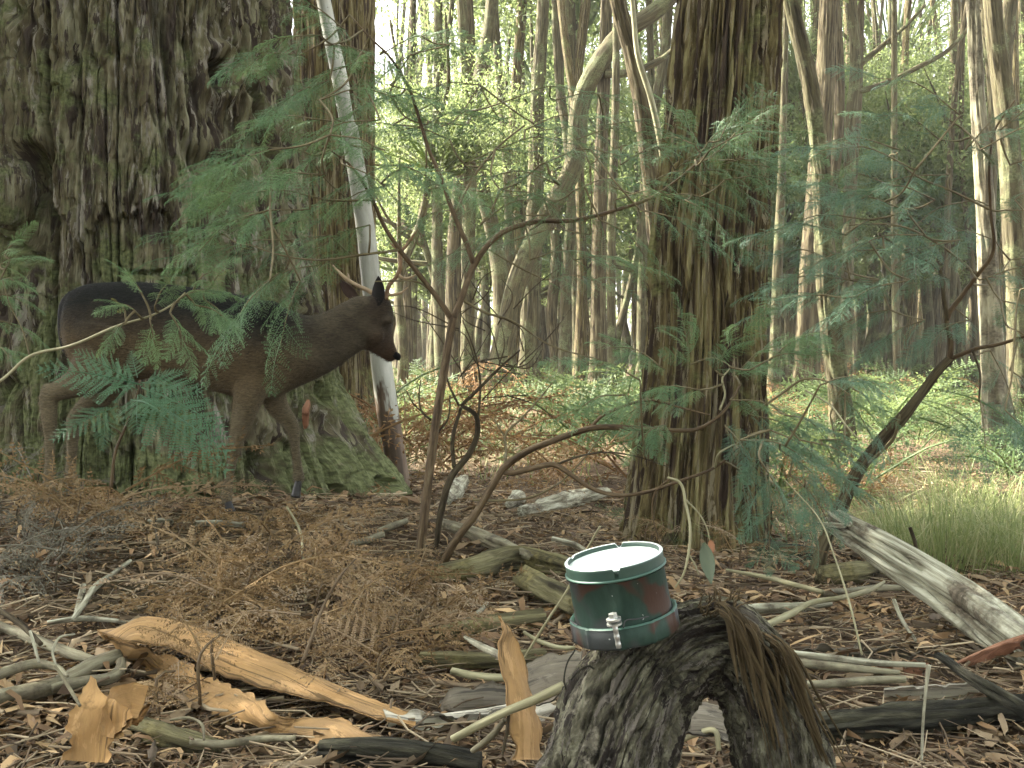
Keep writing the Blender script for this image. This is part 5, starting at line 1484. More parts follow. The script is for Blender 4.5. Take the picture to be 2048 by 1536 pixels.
w.branch([(1008, 940, 4, 3.77), (1012, 900, 3.5, 3.8), (1010, 872, 3.2, 3.8), (1040, 840, 2.6, 3.82), (1085, 790, 2, 3.85), (1105, 765, 1.5, 3.85)], M['twig_bark'], n=40)
w.branch([(1011, 875, 2.5, 3.8), (998, 855, 2, 3.8), (988, 835, 1.2, 3.8)], M['twig_bark'], n=12)
w.branch([(1180, 858, 4.5, 3.7), (1200, 835, 4, 3.7), (1240, 815, 3.6, 3.7), (1300, 800, 3, 3.68), (1360, 815, 2.2, 3.66), (1420, 830, 1.6, 3.64)], M['sapling_bark'], n=40)
w.branch([(945, 1000, 3.5, 3.8), (1000, 1001, 3, 3.78), (1060, 995, 2.6, 3.75), (1120, 965, 2.2, 3.72), (1170, 915, 1.8, 3.7), (1212, 860, 1.4, 3.68)], M['twig_bark'], n=40)
w.branch([(1110, 930, 3, 3.72), (1150, 915, 2.6, 3.7), (1200, 905, 2.2, 3.66), (1270, 912, 1.8, 3.6), (1340, 935, 1.2, 3.55)], M['dark_twig'], n=30)
w.branch([(1430, 935, 3, 3.55), (1440, 905, 2.6, 3.5), (1470, 888, 2.2, 3.5), (1500, 870, 1.6, 3.5)], M['pale_twig'], n=20)
w.branch([(1440, 820, 3, 3.6), (1450, 790, 2.6, 3.6), (1445, 755, 2.4, 3.6), (1460, 735, 1.6, 3.6), (1430, 715, 1.2, 3.6)], M['pale_twig'], n=24)
w.branch([(1500, 830, 3, 3.6), (1560, 790, 3, 3.55), (1610, 758, 2.5, 3.5), (1660, 765, 2, 3.45), (1700, 790, 1.4, 3.4)], M['twig_bark'], n=30)
w.branch([(1610, 780, 2.5, 3.5), (1660, 810, 2.2, 3.45), (1700, 860, 1.8, 3.4), (1720, 880, 1.2, 3.4)], M['pale_twig'], n=20)
for (px, py, a, L) in ((1280, 760, 160, .2), (1250, 790, 190, .18), (1330, 740, 150, .2), (1300, 800, 200, .16), (1380, 730, 100, .18), (1400, 780, 180, .2), (1430, 740, 60, .18), (1360, 800, 190, .2), (1330, 850, 200, .16),
                       (1470, 750, 40, .2), (1500, 740, 20, .2), (1540, 720, 30, .18), (1460, 800, 350, .2)):
    w.spray(px, py, 3.65 + rng.normal() * .15, a, L, 'wattle', .105, 10)
for (px, py, a, L) in ((1500, 830, 340, .2), (1540, 860, 330, .2), (1480, 880, 350, .2), (1560, 900, 320, .2), (1600, 880, 340, .2), (1520, 920, 300, .2), (1580, 950, 310, .18), (1620, 920, 330, .18), (1540, 960, 270, .18), (1640, 880, 350, .14),
                       (1450, 850, 300, .18), (1480, 940, 280, .14), (1640, 770, 10, .14), (1690, 765, 0, .14), (1680, 790, 310, .16), (1710, 780, 330, .1), (1500, 880, 350, .2), (1570, 830, 340, .2), (1610, 960, 280, .16), (1660, 830, 280, .18)):
    w.spray(px, py, 3.5 + rng.normal() * .12, a, L, 'wattle_blue', .10, 9)
w.finish('wattle_blue')

# ---- leaning wattle at the right with blue-green sprays
w = Wattle('wattle_sapling', 'leaning wattle with blue green sprays at the grassy side', gp(1630, 1160))
w.branch([(1628, 1165, 14, 4.4), (1645, 1095, 14, 4.4), (1680, 1020, 14, 4.38), (1712, 950, 13.5, 4.36), (1770, 872, 12.5, 4.33), (1805, 835, 12, 4.3), (1847, 781, 11.5, 4.3), (1880, 738, 11, 4.28), (1902, 716, 10, 4.27)], M['red_bark'], 'stem', 18, 110)
w.branch([(1900, 720, 8, 4.27), (1902, 680, 7.5, 4.25), (1894, 637, 7, 4.23), (1925, 590, 5.5, 4.2), (1955, 550, 5, 4.15), (1984, 510, 4.5, 4.1), (1981, 420, 4, 4.05), (1980, 320, 3.2, 4.0), (1990, 260, 2.5, 4.0), (2030, 200, 2, 3.95)], M['sapling_bark'], n=80)
w.branch([(1981, 420, 3, 4.05), (1910, 385, 2.6, 4.0), (1830, 350, 2.2, 3.95), (1780, 310, 1.5, 3.9)], M['twig_bark'], n=24)
w.branch([(1955, 550, 3, 4.15), (1880, 490, 2.6, 4.1), (1790, 450, 2.2, 4.0), (1690, 450, 1.5, 3.95)], M['twig_bark'], n=24)
w.branch([(1980, 320, 2.6, 4.0), (1935, 265, 2.2, 3.95), (1890, 235, 1.5, 3.9)], M['twig_bark'], n=20)
w.branch([(1894, 640, 6, 4.23), (1886, 580, 5, 4.2), (1880, 540, 4, 4.2), (1850, 520, 3, 4.15), (1810, 500, 2.4, 4.1), (1760, 470, 1.8, 4.0)], M['red_bark'], n=40)
w.branch([(1900, 718, 6, 4.27), (1950, 698, 5, 4.2), (2000, 688, 4.2, 4.1), (2060, 668, 3.5, 4.0)], M['sapling_bark'], n=30)
w.branch([(1720, 940, 5, 4.36), (1760, 905, 4.5, 4.3), (1785, 880, 4, 4.25), (1800, 830, 3, 4.2)], M['twig_bark'], n=30)
w.branch([(1945, 700, 3, 4.2), (1960, 745, 2.6, 4.15), (1958, 800, 2, 4.1)], M['dark_twig'], n=20)
for (px, py, a, L) in ((1690, 470, 170, .24), (1740, 440, 180, .26), (1770, 500, 190, .26), (1810, 420, 170, .26), (1830, 340, 160, .26), (1800, 300, 170, .24), (1880, 280, 160, .26), (1920, 230, 150, .26), (1900, 350, 190, .26), (1960, 300, 20, .26),
                       (2000, 260, 30, .26), (2020, 330, 10, .26), (1950, 400, 200, .26), (2010, 420, 350, .24), (1850, 470, 190, .26), (1920, 480, 200, .24), (1700, 560, 180, .24), (1760, 560, 190, .24), (1820, 560, 200, .22), (1660, 520, 170, .2),
                       (1960, 560, 10, .24), (2020, 520, 0, .24), (2000, 600, 340, .24), (1940, 640, 200, .2), (2030, 660, 330, .2), (1980, 700, 300, .22), (2020, 740, 320, .22), (1960, 800, 260, .18), (2010, 820, 310, .2), (1900, 560, 150, .2), (1720, 400, 160, .2),
                       (1870, 400, 170, .22), (1780, 370, 175, .24), (2030, 400, 20, .2), (1650, 590, 190, .18), (1780, 620, 200, .2), (1850, 640, 210, .18), (2040, 580, 10, .2), (1990, 480, 170, .2), (1930, 300, 40, .24)):
    w.spray(px, py, 3.95 + rng.normal() * .25, a, L * 1.2, 'wattle_blue', .14, 7)
w.finish('wattle_blue')

# ---- sprigs at the left, in front of the deer
w = Wattle('wattle_sprig', 'pale twig with bright feathery leaves hanging in front of the deer\'s flank', gp(-60, 1000), 'branch')
w.branch([(-60, 790, 4, 3.2), (0, 762, 4, 3.2), (60, 712, 3.8, 3.2), (140, 692, 3.5, 3.2), (240, 650, 3, 3.2), (300, 632, 2.6, 3.2), (350, 605, 2.2, 3.2), (370, 585, 1.6, 3.2)], M['pale_twig'], 'branch', 8, 60)
w.branch([(60, 712, 2, 3.2), (45, 660, 1.7, 3.2), (20, 610, 1.4, 3.2), (5, 560, 1, 3.2)], M['twig_bark'], n=20)
for (px, py, a, L, nl) in ((270, 622, 150, .05, 4), (285, 590, 120, .05, 4), (310, 612, 60, .08, 5), (350, 605, 30, .10, 7), (370, 590, 10, .10, 7), (390, 610, 340, .10, 7), (340, 625, 300, .10, 7), (390, 570, 40, .07, 5), (300, 640, 280, .07, 5), (410, 600, 320, .08, 6), (250, 645, 220, .05, 3)):
    w.spray(px, py, 3.2 + rng.normal() * .04, a, L, 'wattle_bright', .085, nl)
for (px, py, a) in ((430, 558, 40), (250, 622, 130)):
    w.spray(px, py, 3.2, a, .04, 'wattle_tip', .018, 4)
w.finish()
w = Wattle('wattle_sprig', 'feathery wattle tips reaching in at the edge beside the deer\'s rump', gp(-90, 1000), 'branch')
w.branch([(-90, 700, 4, 3.5), (-40, 620, 3, 3.5), (0, 560, 2.4, 3.5), (20, 520, 1.6, 3.5)], M['twig_bark'], 'branch', 8, 30)
for (px, py, a, L, nl) in ((0, 530, 20, .07, 6), (5, 560, 0, .08, 6), (-10, 590, 350, .08, 6), (10, 510, 60, .05, 4), (-20, 640, 340, .12, 7), (-20, 690, 345, .12, 6)):
    w.spray(px, py, 3.5 + rng.normal() * .05, a, L, 'wattle_bright', .085, nl)
w.finish()

# ---- dark leafless shrub stems behind the sapling
w = Wattle('dead_shrub', 'leafless dark shrub with wiry twigs between the two sapling stems', gp(880, 1090), 'shrub')
w.branch([(872, 1095, 6, 4.2), (885, 1010, 8, 4.2), (905, 950, 8, 4.2), (940, 905, 7, 4.2), (955, 860, 6.5, 4.2), (952, 832, 6, 4.2), (930, 815, 5, 4.2), (922, 812, 5, 4.2)], M['dark_twig'], 'stem', 12, 70)
w.branch([(922, 812, 4.5, 4.2), (960, 775, 4, 4.2), (1000, 735, 3, 4.2), (1040, 700, 2, 4.2)], M['dark_twig'], n=30)
w.branch([(922, 815, 4, 4.2), (905, 880, 5, 4.2), (908, 935, 4.5, 4.2)], M['dark_twig'], n=24)
w.branch([(955, 850, 3, 4.2), (960, 760, 2.6, 4.2), (945, 690, 2, 4.2), (925, 640, 1.4, 4.2)], M['dark_twig'], n=30)
w.branch([(918, 812, 3, 4.2), (895, 760, 2.6, 4.2), (890, 700, 2, 4.2), (912, 640, 1.5, 4.2)], M['dark_twig'], n=30)
w.branch([(862, 840, 3, 3.97), (845, 825, 2.6, 3.97), (838, 790, 2, 3.97), (842, 760, 1.4, 3.97)], M['dark_twig'], n=20)
w.branch([(846, 826, 2, 3.97), (825, 805, 1.6, 3.97), (812, 780, 1, 3.97)], M['dark_twig'], n=14)
w.branch([(876, 865, 2.6, 3.97), (895, 840, 2.2, 3.97), (900, 790, 1.6, 3.97)], M['dark_twig'], n=14)
for k in range(26):
    x0, y0 = rng.uniform(890, 1060), rng.uniform(600, 800)
    a = rng.uniform(-.6, 3.6)
    l1, l2 = rng.uniform(40, 110), rng.uniform(20, 60)
    b2 = a + rng.normal() * .7
    d_ = 4.2 + rng.normal() * .1
    w.branch([(x0, y0, 1.6, d_), (x0 + l1 * math.cos(a), y0 - l1 * math.sin(a), 1.2, d_), (x0 + l1 * math.cos(a) + l2 * math.cos(b2), y0 - l1 * math.sin(a) - l2 * math.sin(b2), .7, d_)], M['dark_twig'], 'twig', 4, 14)

# ---- pale drooping twig with a few gum leaves, right of the tub
w = Wattle('drooping_twig', 'thin pale twig hanging down beside the painted tub with one green leaf', gp(1375, 1180), 'twig')
w.branch([(1335, 955, 3, 2.75), (1357, 963, 3.5, 2.75), (1372, 1010, 3.5, 2.74), (1380, 1053, 3.5, 2.73), (1376, 1112, 3.2, 2.72), (1366, 1150, 2.6, 2.72), (1350, 1175, 1.8, 2.72)], M['pale_twig'], 'stem', 8, 50)
w.branch([(1372, 1000, 2, 2.74), (1400, 1030, 2, 2.74), (1415, 1060, 1.8, 2.74), (1420, 1085, 1.2, 2.74)], M['pale_twig'], n=20)
w.branch([(1378, 1110, 2.4, 2.72), (1390, 1130, 2, 2.72), (1398, 1150, 1.4, 2.72)], M['pale_twig'], n=16)
w.branch([(1340, 957, 2, 2.75), (1310, 985, 1.8, 2.78), (1305, 1030, 1.6, 2.8), (1322, 1090, 1.2, 2.8)], M['sapling_bark'], n=24)
def gum_leaf(name, A, B, wpx, d, m, par=None, base=None, bend=.15):
    P0, P1 = at(*A, d), at(*B, d - .02)
    ax = P1 - P0
    L = np.linalg.norm(ax)
    ax /= L
    sd = np.cross(ax, np.array([.25, 1, .1]))
    sd /= np.linalg.norm(sd)
    nn = np.cross(ax, sd)
    s, u = np.meshgrid(np.linspace(0, 1, 14), np.linspace(-1, 1, 5), indexing='ij')
    pr = np.sin(np.pi * np.clip(s, .02, .985)) ** .75 * (1.15 - .5 * s)
    V = P0 + ax * (s * L)[..., None] + sd * (u * pr * wpx * d / FPX / 2)[..., None] + nn * ((np.abs(u) * .10 * wpx * d / FPX + bend * L * s * s))[..., None]
    return link(name, make_mesh(name, (V - base).reshape(-1, 3), grid_faces(14, 5, False), None), m, par)
gum_leaf('leaf', (1408, 1085), (1425, 1168), 32, 2.72, M['gum_leaf'], w.root, w.base)
gum_leaf('leaf', (1420, 1080), (1428, 1108), 14, 2.74, M['red_leaf'], w.root, w.base)

# ================================================================== FERNS
def frond_geo(npairs, npl, seed, curl=.15, dead=False):
    """bracken frond, 1 unit long on +X"""
    r = np.random.default_rng(seed)
    b = MB()
    zz = lambda t: .18 * t - curl * 1.6 * t * t
    b.add(*tube([(0, 0, 0), (.5, 0, zz(.5)), (1, 0, zz(1))], [.010, .007, .003], 8, 4, None, False))
    P, D, L, W = [], [], [], []
    for i in range(npairs):
        t = .10 + .88 * (i / (npairs - 1)) ** .9
        pl = .40 * (1 - t) ** .75 * (1 - .35 * math.exp(-((t - .08) / .08) ** 2)) + .018
        for s in (-1, 1):
            a = math.radians(66 - 22 * t) + r.normal() * (.22 if dead else .06)
            dz = (-.35 + r.normal() * .35) if dead else (-.10 + r.normal() * .06)
            dv = np.array([math.cos(a), s * math.sin(a), dz])
            dv /= np.linalg.norm(dv)
            n = max(3, int(npl * (.8 if dead else 1) * pl / .36))
            for j in range(n):
                q = (j + .5) / n
                p = np.array([t, 0, zz(t)]) + dv * pl * q + np.array([0, 0, -.10 * pl * q * q * (3 if dead else 1)])
                for s2 in (-1, 1):
                    an = s2 * (1.15 - .2 * q)
                    ca, sa = math.cos(an), math.sin(an)
                    ld = np.array([dv[0] * ca - dv[1] * sa, dv[0] * sa + dv[1] * ca, dv[2] + r.normal() * (.2 if dead else .10)])
                    P.append(p); D.append(ld / np.linalg.norm(ld))
                    L.append((.034 * (1 - q * .7) + .010) * (1.25 if dead else 1) * (pl / .36) ** .35); W.append(.019 if dead else .0165)
            D.append(dv); P.append(np.array([t, 0, zz(t)]) + dv * pl * .93); L.append(.05); W.append(.014)
            # the rib of the pinna
            D.append(dv); P.append(np.array([t, 0, zz(t)])); L.append(pl); W.append(.007)
    n = len(P)
    N = np.tile([0, 0, 1.0], (n, 1)) + r.normal(size=(n, 3)) * (.6 if dead else .15)
    N /= np.linalg.norm(N, axis=1, keepdims=True)
    b.add(*leaf_quads(np.array(P), np.array(D), N, np.array(L), np.array(W), .25 if dead else .04))
    return b
def frond_set(nm, mk, n, **kw):
    out = []
    for k in range(n):
        me = frond_geo(seed=500 + k + 10 * len(mk), **kw).mesh(nm, False)
        me.materials.append(M[mk])
        out.append(me)
    return out
FR_GREEN = frond_set('frond', 'fern', 3, npairs=11, npl=16, curl=.12)
FR_DEAD = frond_set('frond', 'dead_fern', 5, npairs=9, npl=15, curl=.26, dead=True)
FR_DEAD += frond_set('frond', 'dead_pale', 1, npairs=9, npl=13, curl=.22) + frond_set('frond', 'dead_pale', 2, npairs=8, npl=13, curl=.4, dead=True)
FR_GREY = frond_set('frond', 'dead_fern_grey', 3, npairs=9, npl=13, curl=.26, dead=True)
FR_MID = frond_set('frond', 'fern_mid', 2, npairs=11, npl=9, curl=.2)
FR_RUST = frond_set('frond', 'fern_rust', 3, npairs=9, npl=8, curl=.3, dead=True)
FR_FAR = frond_set('frond', 'fern_far', 3, npairs=9, npl=8, curl=.25)

def green_fern():
    base = gp(222, 985)
    root = tag(empty('bracken_fern', base), 'lush green bracken fern in front of the deer\'s hind leg', 'fern')
    d = 4.02
    for pts in ([(222, 985, 3.5, d + .02), (232, 900, 3, d), (255, 845, 2.6, d), (272, 800, 2.2, d), (280, 760, 1.8, d)], [(245, 870, 2, d), (215, 845, 1.8, d), (190, 832, 1.4, d)]):
        P = np.array([at(p[0], p[1], p[3]) for p in pts]) - base
        link('stem', MB().add(*tube(P, [p[2] * d / FPX for p in pts], 30, 6)).mesh('stem'), M['sapling_bark'], root)
    for (a, b_, s, dd) in (((285, 770), (82, 748), 1, -.02), ((262, 762), (150, 710), 1, -.04), ((275, 755), (262, 705), 1, .04), ((282, 765), (400, 790), 1, -.04), ((284, 775), (436, 862), 1, -.06), ((280, 790), (446, 912), 1, -.09),
                           ((285, 800), (444, 948), 1, -.05), ((276, 790), (274, 868), 1, -.10), ((270, 770), (200, 795), 1, -.07), ((235, 812), (112, 884), 1, -.08), ((215, 826), (205, 900), 1, -.05), ((262, 800), (330, 838), 1, -.12),
                           ((290, 765), (372, 745), 1, .03), ((270, 775), (150, 770), 1, .06)):
        p0, p1 = at(*a, d + dd * .3), at(*b_, d + dd * 2.2)
        o = link('frond', FR_GREEN[int(rng.integers(3))], None, root)
        dv = p1 - p0
        nn = np.array([rng.normal() * .15, -.75, .75])
        orient(o, p0 - base, dv + np.array([0, 0, .06 * np.linalg.norm(dv)]), nn, np.linalg.norm(dv) * 1.02)
green_fern()

def fern_plant(label, p, frs, n, size, group=None, name='dead_bracken', cat='dead fern', lift=.5, stem=True, smat='sapling_bark', out=1.0):
    p = np.asarray(p, float)
    root = tag(empty(name, p), label, cat, group)
    a0 = rng.uniform(0, 6.28)
    for k in range(n):
        a = a0 + k * 2.4 + rng.normal() * .4
        up = lift * rng.uniform(.4, 1.5)
        dv = np.array([math.cos(a) * out, math.sin(a) * out, up])
        st = np.array([rng.normal() * .05, rng.normal() * .05, rng.uniform(.02, .16) * size / .4])
        o = link('frond', frs[int(rng.integers(len(frs)))], None, root)
        nn = np.array([0, -.3, 1.0]) + rng.normal(size=3) * .35
        orient(o, st, dv, nn, size * rng.uniform(.7, 1.25))
    if stem:
        link('stem', MB().add(*tube([(0, 0, -.02), (.01, .0, .1), (.03, .01, .22 * size / .4)], [.004, .003, .002], 8, 5)).mesh('stem'), M[smat], root)
    return root
DEAD = [
    (180, 960, .36, 'pale crumpled dead bracken heap right under the deer\'s hind legs', 7, 0), (250, 950, .36, 'pale tan dead bracken heap below the green fern', 8, 0), (330, 960, .36, 'pale dead bracken heap beneath the green fern tips', 8, 0),
    (390, 985, .3, 'brown dead bracken between the fern tips and the deer\'s front leg', 6, 0), (210, 1040, .34, 'dead bracken mound beyond the pale forked stick', 7, 0), (290, 1060, .3, 'dead bracken with curled pale edges above the orange bark', 7, 0),
    (150, 1070, .3, 'brown dead bracken near the edge above the white stick end', 6, 0), (360, 1090, .26, 'low dead bracken in the leaf litter under the deer', 5, 0), (540, 1050, .28, 'golden brown dead bracken right of the deer\'s standing hoof', 8, 0),
    (585, 1080, .28, 'golden dead bracken around the pale bent stalk', 7, 0), (510, 1110, .28, 'golden dead bracken tuft left of the pale bent stalk', 6, 0), (520, 1190, .30, 'dead bracken with pale ribbed fronds in mid foreground', 7, 0),
    (590, 1200, .30, 'dead bracken with bleached ribs behind the slender brown stem', 8, 0), (660, 1190, .30, 'brown dead bracken around the tip of the slender brown stem', 7, 0), (740, 1200, .30, 'brown dead bracken left of the rotting log', 8, 0),
    (800, 1220, .30, 'brown dead bracken draping toward the grey half buried log', 8, 0), (850, 1190, .26, 'dark brown dead bracken fronds at the sapling\'s foot', 7, 0), (430, 1230, .28, 'greenish tan dead bracken behind the orange bark sheet', 7, 0),
    (480, 1260, .28, 'olive tan dead bracken just above the orange bark sheet', 7, 0), (620, 1290, .28, 'brown dead bracken over the orange bark\'s upper edge', 7, 0), (700, 1300, .30, 'brown dead bracken mound right above the orange bark', 8, 0),
    (780, 1310, .30, 'rusty dead bracken mound left of the yellowish log', 8, 0), (840, 1280, .26, 'rusty dead bracken overhanging the grey half buried log', 7, 0), (760, 1370, .24, 'dead bracken by the white bark strip\'s far end', 6, 0),
    (400, 1370, .18, 'crumpled dead bracken sprig resting on the orange bark sheet', 6, .06), (320, 1420, .15, 'small dead bracken sprig beside the curled bark', 4, .03), (430, 1340, .14, 'little grey dead sprig standing on the orange bark split', 4, .06),
    (1340, 1020, .30, 'rusty dead bracken hanging at the stringybark\'s foot', 6, 0), (1560, 1010, .34, 'rusty dead bracken right of the furrowed stringybark', 7, 0), (1600, 1070, .34, 'rusty dead bracken behind the hollow stump', 7, 0),
    (1480, 1120, .26, 'dead bracken left of the hollow stump', 6, 0), (1180, 1040, .28, 'dead bracken in front of the sunlit log\'s right end', 6, 0), (1290, 1080, .26, 'dead bracken behind the tub at the stringybark foot', 6, 0),
]
for (px, py, sz, lab, n, h) in DEAD:
    p = gp(px, py + 20, h)
    fern_plant(lab, p, FR_DEAD, max(3, int(n * .75)), sz * (1.35 if py < 1120 and px < 340 else (.85 if (py < 1100 and px < 620) or px > 640 else 1.2)), lift=.5 if not (340 < px < 620 and py < 1100) else .3)
for (px, py, lab) in ((20, 960, 'grey dead bracken at the edge below the deer\'s hoof'), (70, 1000, 'grey dead bracken beneath the deer\'s rear hoof'), (30, 1060, 'wiry grey dead bracken along the edge'), (100, 1110, 'grey dead bracken left of the white stick end'),
                      (40, 1150, 'tangled grey dead bracken at the edge above the rolled bark log'), (110, 1180, 'tangled grey dead bracken beside the upright white stick end')):
    fern_plant(lab, gp(px, py + 15), FR_GREY, 5, .32, lift=.5, smat='dark_twig')
for (px, py, sz, lab) in ((1440, 1000, .30, 'small bright green fern at the foot of the furrowed stringybark'), (1330, 1075, .26, 'low dark green fern left of the stringybark\'s foot'), (1400, 1085, .26, 'low dark green fern before the stringybark\'s foot'),
                          (1270, 1060, .24, 'small green fern beyond the painted tub'), (250, 945, .34, 'dark green fern in shade under the lush bracken fern'), (310, 940, .3, 'dark green fern between the deer\'s legs')):
    fern_plant(lab, gp(px, py + 10), FR_MID, 7, sz, None, 'small_fern', 'fern', .5, False)
# bracken carpet among the middle-distance trunks
FARG = 'ferns carpeting the slope among the middle trunks'
k = 0
while k < 290:
    y = float(6.6 + 17 * rng.random() ** 1.3)
    x = float(rng.uniform(-.16, .46) * y)
    if y < 7.4 and .4 < x < 1.6:
        continue
    if vnoise(x * .8, y * .6, 3.3) < -.18 and rng.random() < .8:
        continue
    z = float(ground(x, y))
    rust = vnoise(x * .7 + 40, y * .5, 1.5) + rng.normal() * .25 > .16
    fern_plant('rusty dead bracken clump on the slope among the middle distance trunks' if rust else 'low bracken fern clump on the slope among the middle distance trunks', (x, y, z), FR_RUST if rust else FR_FAR, 6, float(rng.uniform(.3, .95) ** 1.2), 'rusty ferns on the slope' if rust else FARG, 'slope_fern', 'fern', .7, False)
    k += 1

# ================================================================== GRASS
def grass_mesh(n, h, spread, seed):
    r = np.random.default_rng(seed)
    b = MB()
    a = r.uniform(0, 6.28, n)
    rad = spread * r.random(n) ** .6
    P0 = np.stack([np.cos(a) * rad, np.sin(a) * rad, 0 * a - .02], 1)
    ln = h * r.uniform(.5, 1.15, n)
    a2 = a + r.normal(size=n) * .7
    out_ = np.stack([np.cos(a2), np.sin(a2), 0 * a], 1) * (ln * r.uniform(.3, 1.3, n))[:, None]
    P1 = P0 + out_ * .35 + np.array([0, 0, 1]) * (ln * .62)[:, None]
    P2 = P0 + out_ + np.array([0, 0, 1]) * (ln * r.uniform(.3, .95, n))[:, None]
    sd = np.stack([-np.sin(a2), np.cos(a2), 0 * a], 1) * (r.uniform(.0012, .0026, n))[:, None]
    V = np.stack([P0 - sd, P0 + sd, P1 + sd * .8, P1 - sd * .8, P2], 1).reshape(-1, 3)
    i = np.arange(n) * 5
    b.add(V, [np.stack([i, i + 1, i + 2, i + 3], 1), np.stack([i + 3, i + 2, i + 4], 1)])
    return b.mesh('blades', False)
GR = [grass_mesh(330, .46, .18, 900 + k) for k in range(3)]
for me in GR:
    me.materials.append(M['grass'])
for (px, py, s, lab) in ((1880, 1140, .95, 'tall soft grass tussock nearest the propped grey log'), (1960, 1120, .95, 'tall grass tussock beyond the middle of the grey log'), (2030, 1150, 1.0, 'tall grass tussock at the edge above the grey log'),
                         (1830, 1100, .65, 'grass tussock behind the black dead shoot'), (1910, 1080, 1.0, 'grass tussock at the back of the grassy patch'), (1990, 1070, 1.0, 'grass tussock at the back by the pale trunk'),
                         (1770, 1085, .6, 'short grass tussock beside the grey log\'s splintered end'), (1360, 1095, .5, 'short green grass tuft before the stringybark'), (1790, 1120, .7, 'short grass tussock right behind the grey log')):
    p = gp(px, py)
    root = tag(empty('grass_tussock', p), lab, 'grass')
    o = link('blades', GR[int(rng.integers(3))], None, root)
    o['kind'] = 'stuff'
    o.scale = (s * 1.1, s * 1.1, s)
    o.rotation_euler = (0, 0, float(rng.uniform(0, 6)))
def low_grass():
    b = MB()
    n = 2600
    y = 5.2 + 16 * rng.random(n) ** 1.5
    x = y * rng.uniform(-.14, .48, n)
    keep = (vnoise(x * .9, y * .7, 0 * x) > -.05) & ~((y < 7.6) & (x < -.5))
    x, y = x[keep], y[keep]
    n = len(x)
    z = ground(x, y)
    a = rng.uniform(0, 6.28, n)
    ln = rng.uniform(.10, .30, n)
    P0 = np.stack([x, y, z - .01], 1)
    ou = np.stack([np.cos(a), np.sin(a), 0 * a], 1)
    P2 = P0 + ou * (ln * .5)[:, None] + np.array([0, 0, 1]) * ln[:, None]
    sd = np.stack([-np.sin(a), np.cos(a), 0 * a], 1) * (.0016 + .0005 * y)[:, None]
    V = np.stack([P0 - sd, P0 + sd, P2], 1).reshape(-1, 3)
    b.add(V, np.arange(n * 3).reshape(-1, 3))
    return b.mesh('forest_grass', False)
tag(link('forest_grass', low_grass(), M['grass']), 'thin grass and herbs growing over the slope behind the mound', 'grass', None, 'stuff')

# ================================================================== LEAF LITTER AND TWIGS
def litter():
    b = MB()
    n = 44000
    y = 1.7 + 8.0 * rng.random(n) ** 1.35
    x = y * rng.uniform(-.52, .52, n)
    kp = fbm(x * 1.6, y * 1.6, 0 * x + 8, 3) + .35 * rng.normal(size=n) > -.12
    x, y = x[kp], y[kp]
    n = len(x)
    z = ground(x, y) + .004 + .03 * rng.random(n) ** 2
    a = rng.uniform(0, 6.28, n)
    tl = rng.normal(size=n) * .28
    D = np.stack([np.cos(a) * np.cos(tl), np.sin(a) * np.cos(tl), np.sin(tl)], 1)
    N = np.tile([0, 0, 1.0], (n, 1)) + rng.normal(size=(n, 3)) * .45
    N -= D * (N * D).sum(1)[:, None]
    N /= np.linalg.norm(N, axis=1, keepdims=True)
    S = np.cross(D, N)
    L = rng.uniform(.025, .10, n) * (1 + .5 * vnoise(x * 2, y * 2, 0 * x))
    W = L * rng.uniform(.10, .25, n)
    P = np.stack([x, y, z], 1)
    cv = rng.uniform(-.25, .35, n) * L
    sw = rng.normal(size=n) * .12 * L
    prof = [(0, .05), (.28, .9), (.62, .85), (1.0, .04)]
    rows = []
    for (t, wv) in prof:
        cpt = P + D * (L * (t - .5))[:, None] + N * (cv * 4 * t * (1 - t))[:, None] + S * (sw * 4 * t * (1 - t))[:, None]
        rows += [cpt - S * (W * wv / 2)[:, None], cpt + S * (W * wv / 2)[:, None]]
    V = np.stack(rows, 1).reshape(-1, 3)
    i = np.arange(n)[:, None] * 8
    F = np.concatenate([np.stack([i[:, 0] + k, i[:, 0] + k + 1, i[:, 0] + k + 3, i[:, 0] + k + 2], 1) for k in (0, 2, 4)])
    b.add(V, F)
    return b.mesh('leaf_litter', True)
tag(link('leaf_litter', litter(), M['litter']), 'fallen brown and tan gum leaves covering the forest floor', 'leaf litter', None, 'stuff')
def twig_litter():
    b = MB()
    n = 10500
    y = 1.7 + 7.0 * rng.random(n) ** 1.4
    x = y * rng.uniform(-.52, .52, n)
    z = ground(x, y) + .006 + .04 * rng.random(n) ** 2
    a = rng.uniform(0, 6.28, n)
    L = rng.uniform(.05, .38, n) * rng.uniform(.4, 1, n)
    tl = rng.normal(size=n) * .12
    D = np.stack([np.cos(a), np.sin(a), tl], 1)
    P = np.stack([x, y, z], 1)
    S = np.stack([-np.sin(a), np.cos(a), 0 * a], 1)
    U = np.tile([0, 0, 1.0], (n, 1))
    r = rng.uniform(.0008, .0032, n) * np.where(rng.random(n) > .93, 2.0, 1)
    bend = rng.normal(size=n) * .12 * L
    rows = []
    for t in (0, .5, 1):
        c = P + D * (L * (t - .5))[:, None] + S * (bend * 4 * t * (1 - t))[:, None]
        rr = (r * (1.1 - .5 * t))[:, None]
        rows += [c + U * rr, c - S * rr - U * rr * .6, c + S * rr - U * rr * .6]
    V = np.stack(rows, 1).reshape(-1, 3)
    i = np.arange(n) * 9
    F = []
    for k in (0, 3):
        for q in range(3):
            q2 = (q + 1) % 3
            F.append(np.stack([i + k + q, i + k + q2, i + k + 3 + q2, i + k + 3 + q], 1))
    b.add(V, np.concatenate(F))
    return b.mesh('twig_litter', True)
tag(link('twig_litter', twig_litter(), M['twigs']), 'small dead twigs strewn all over the forest floor', 'twigs', None, 'stuff')

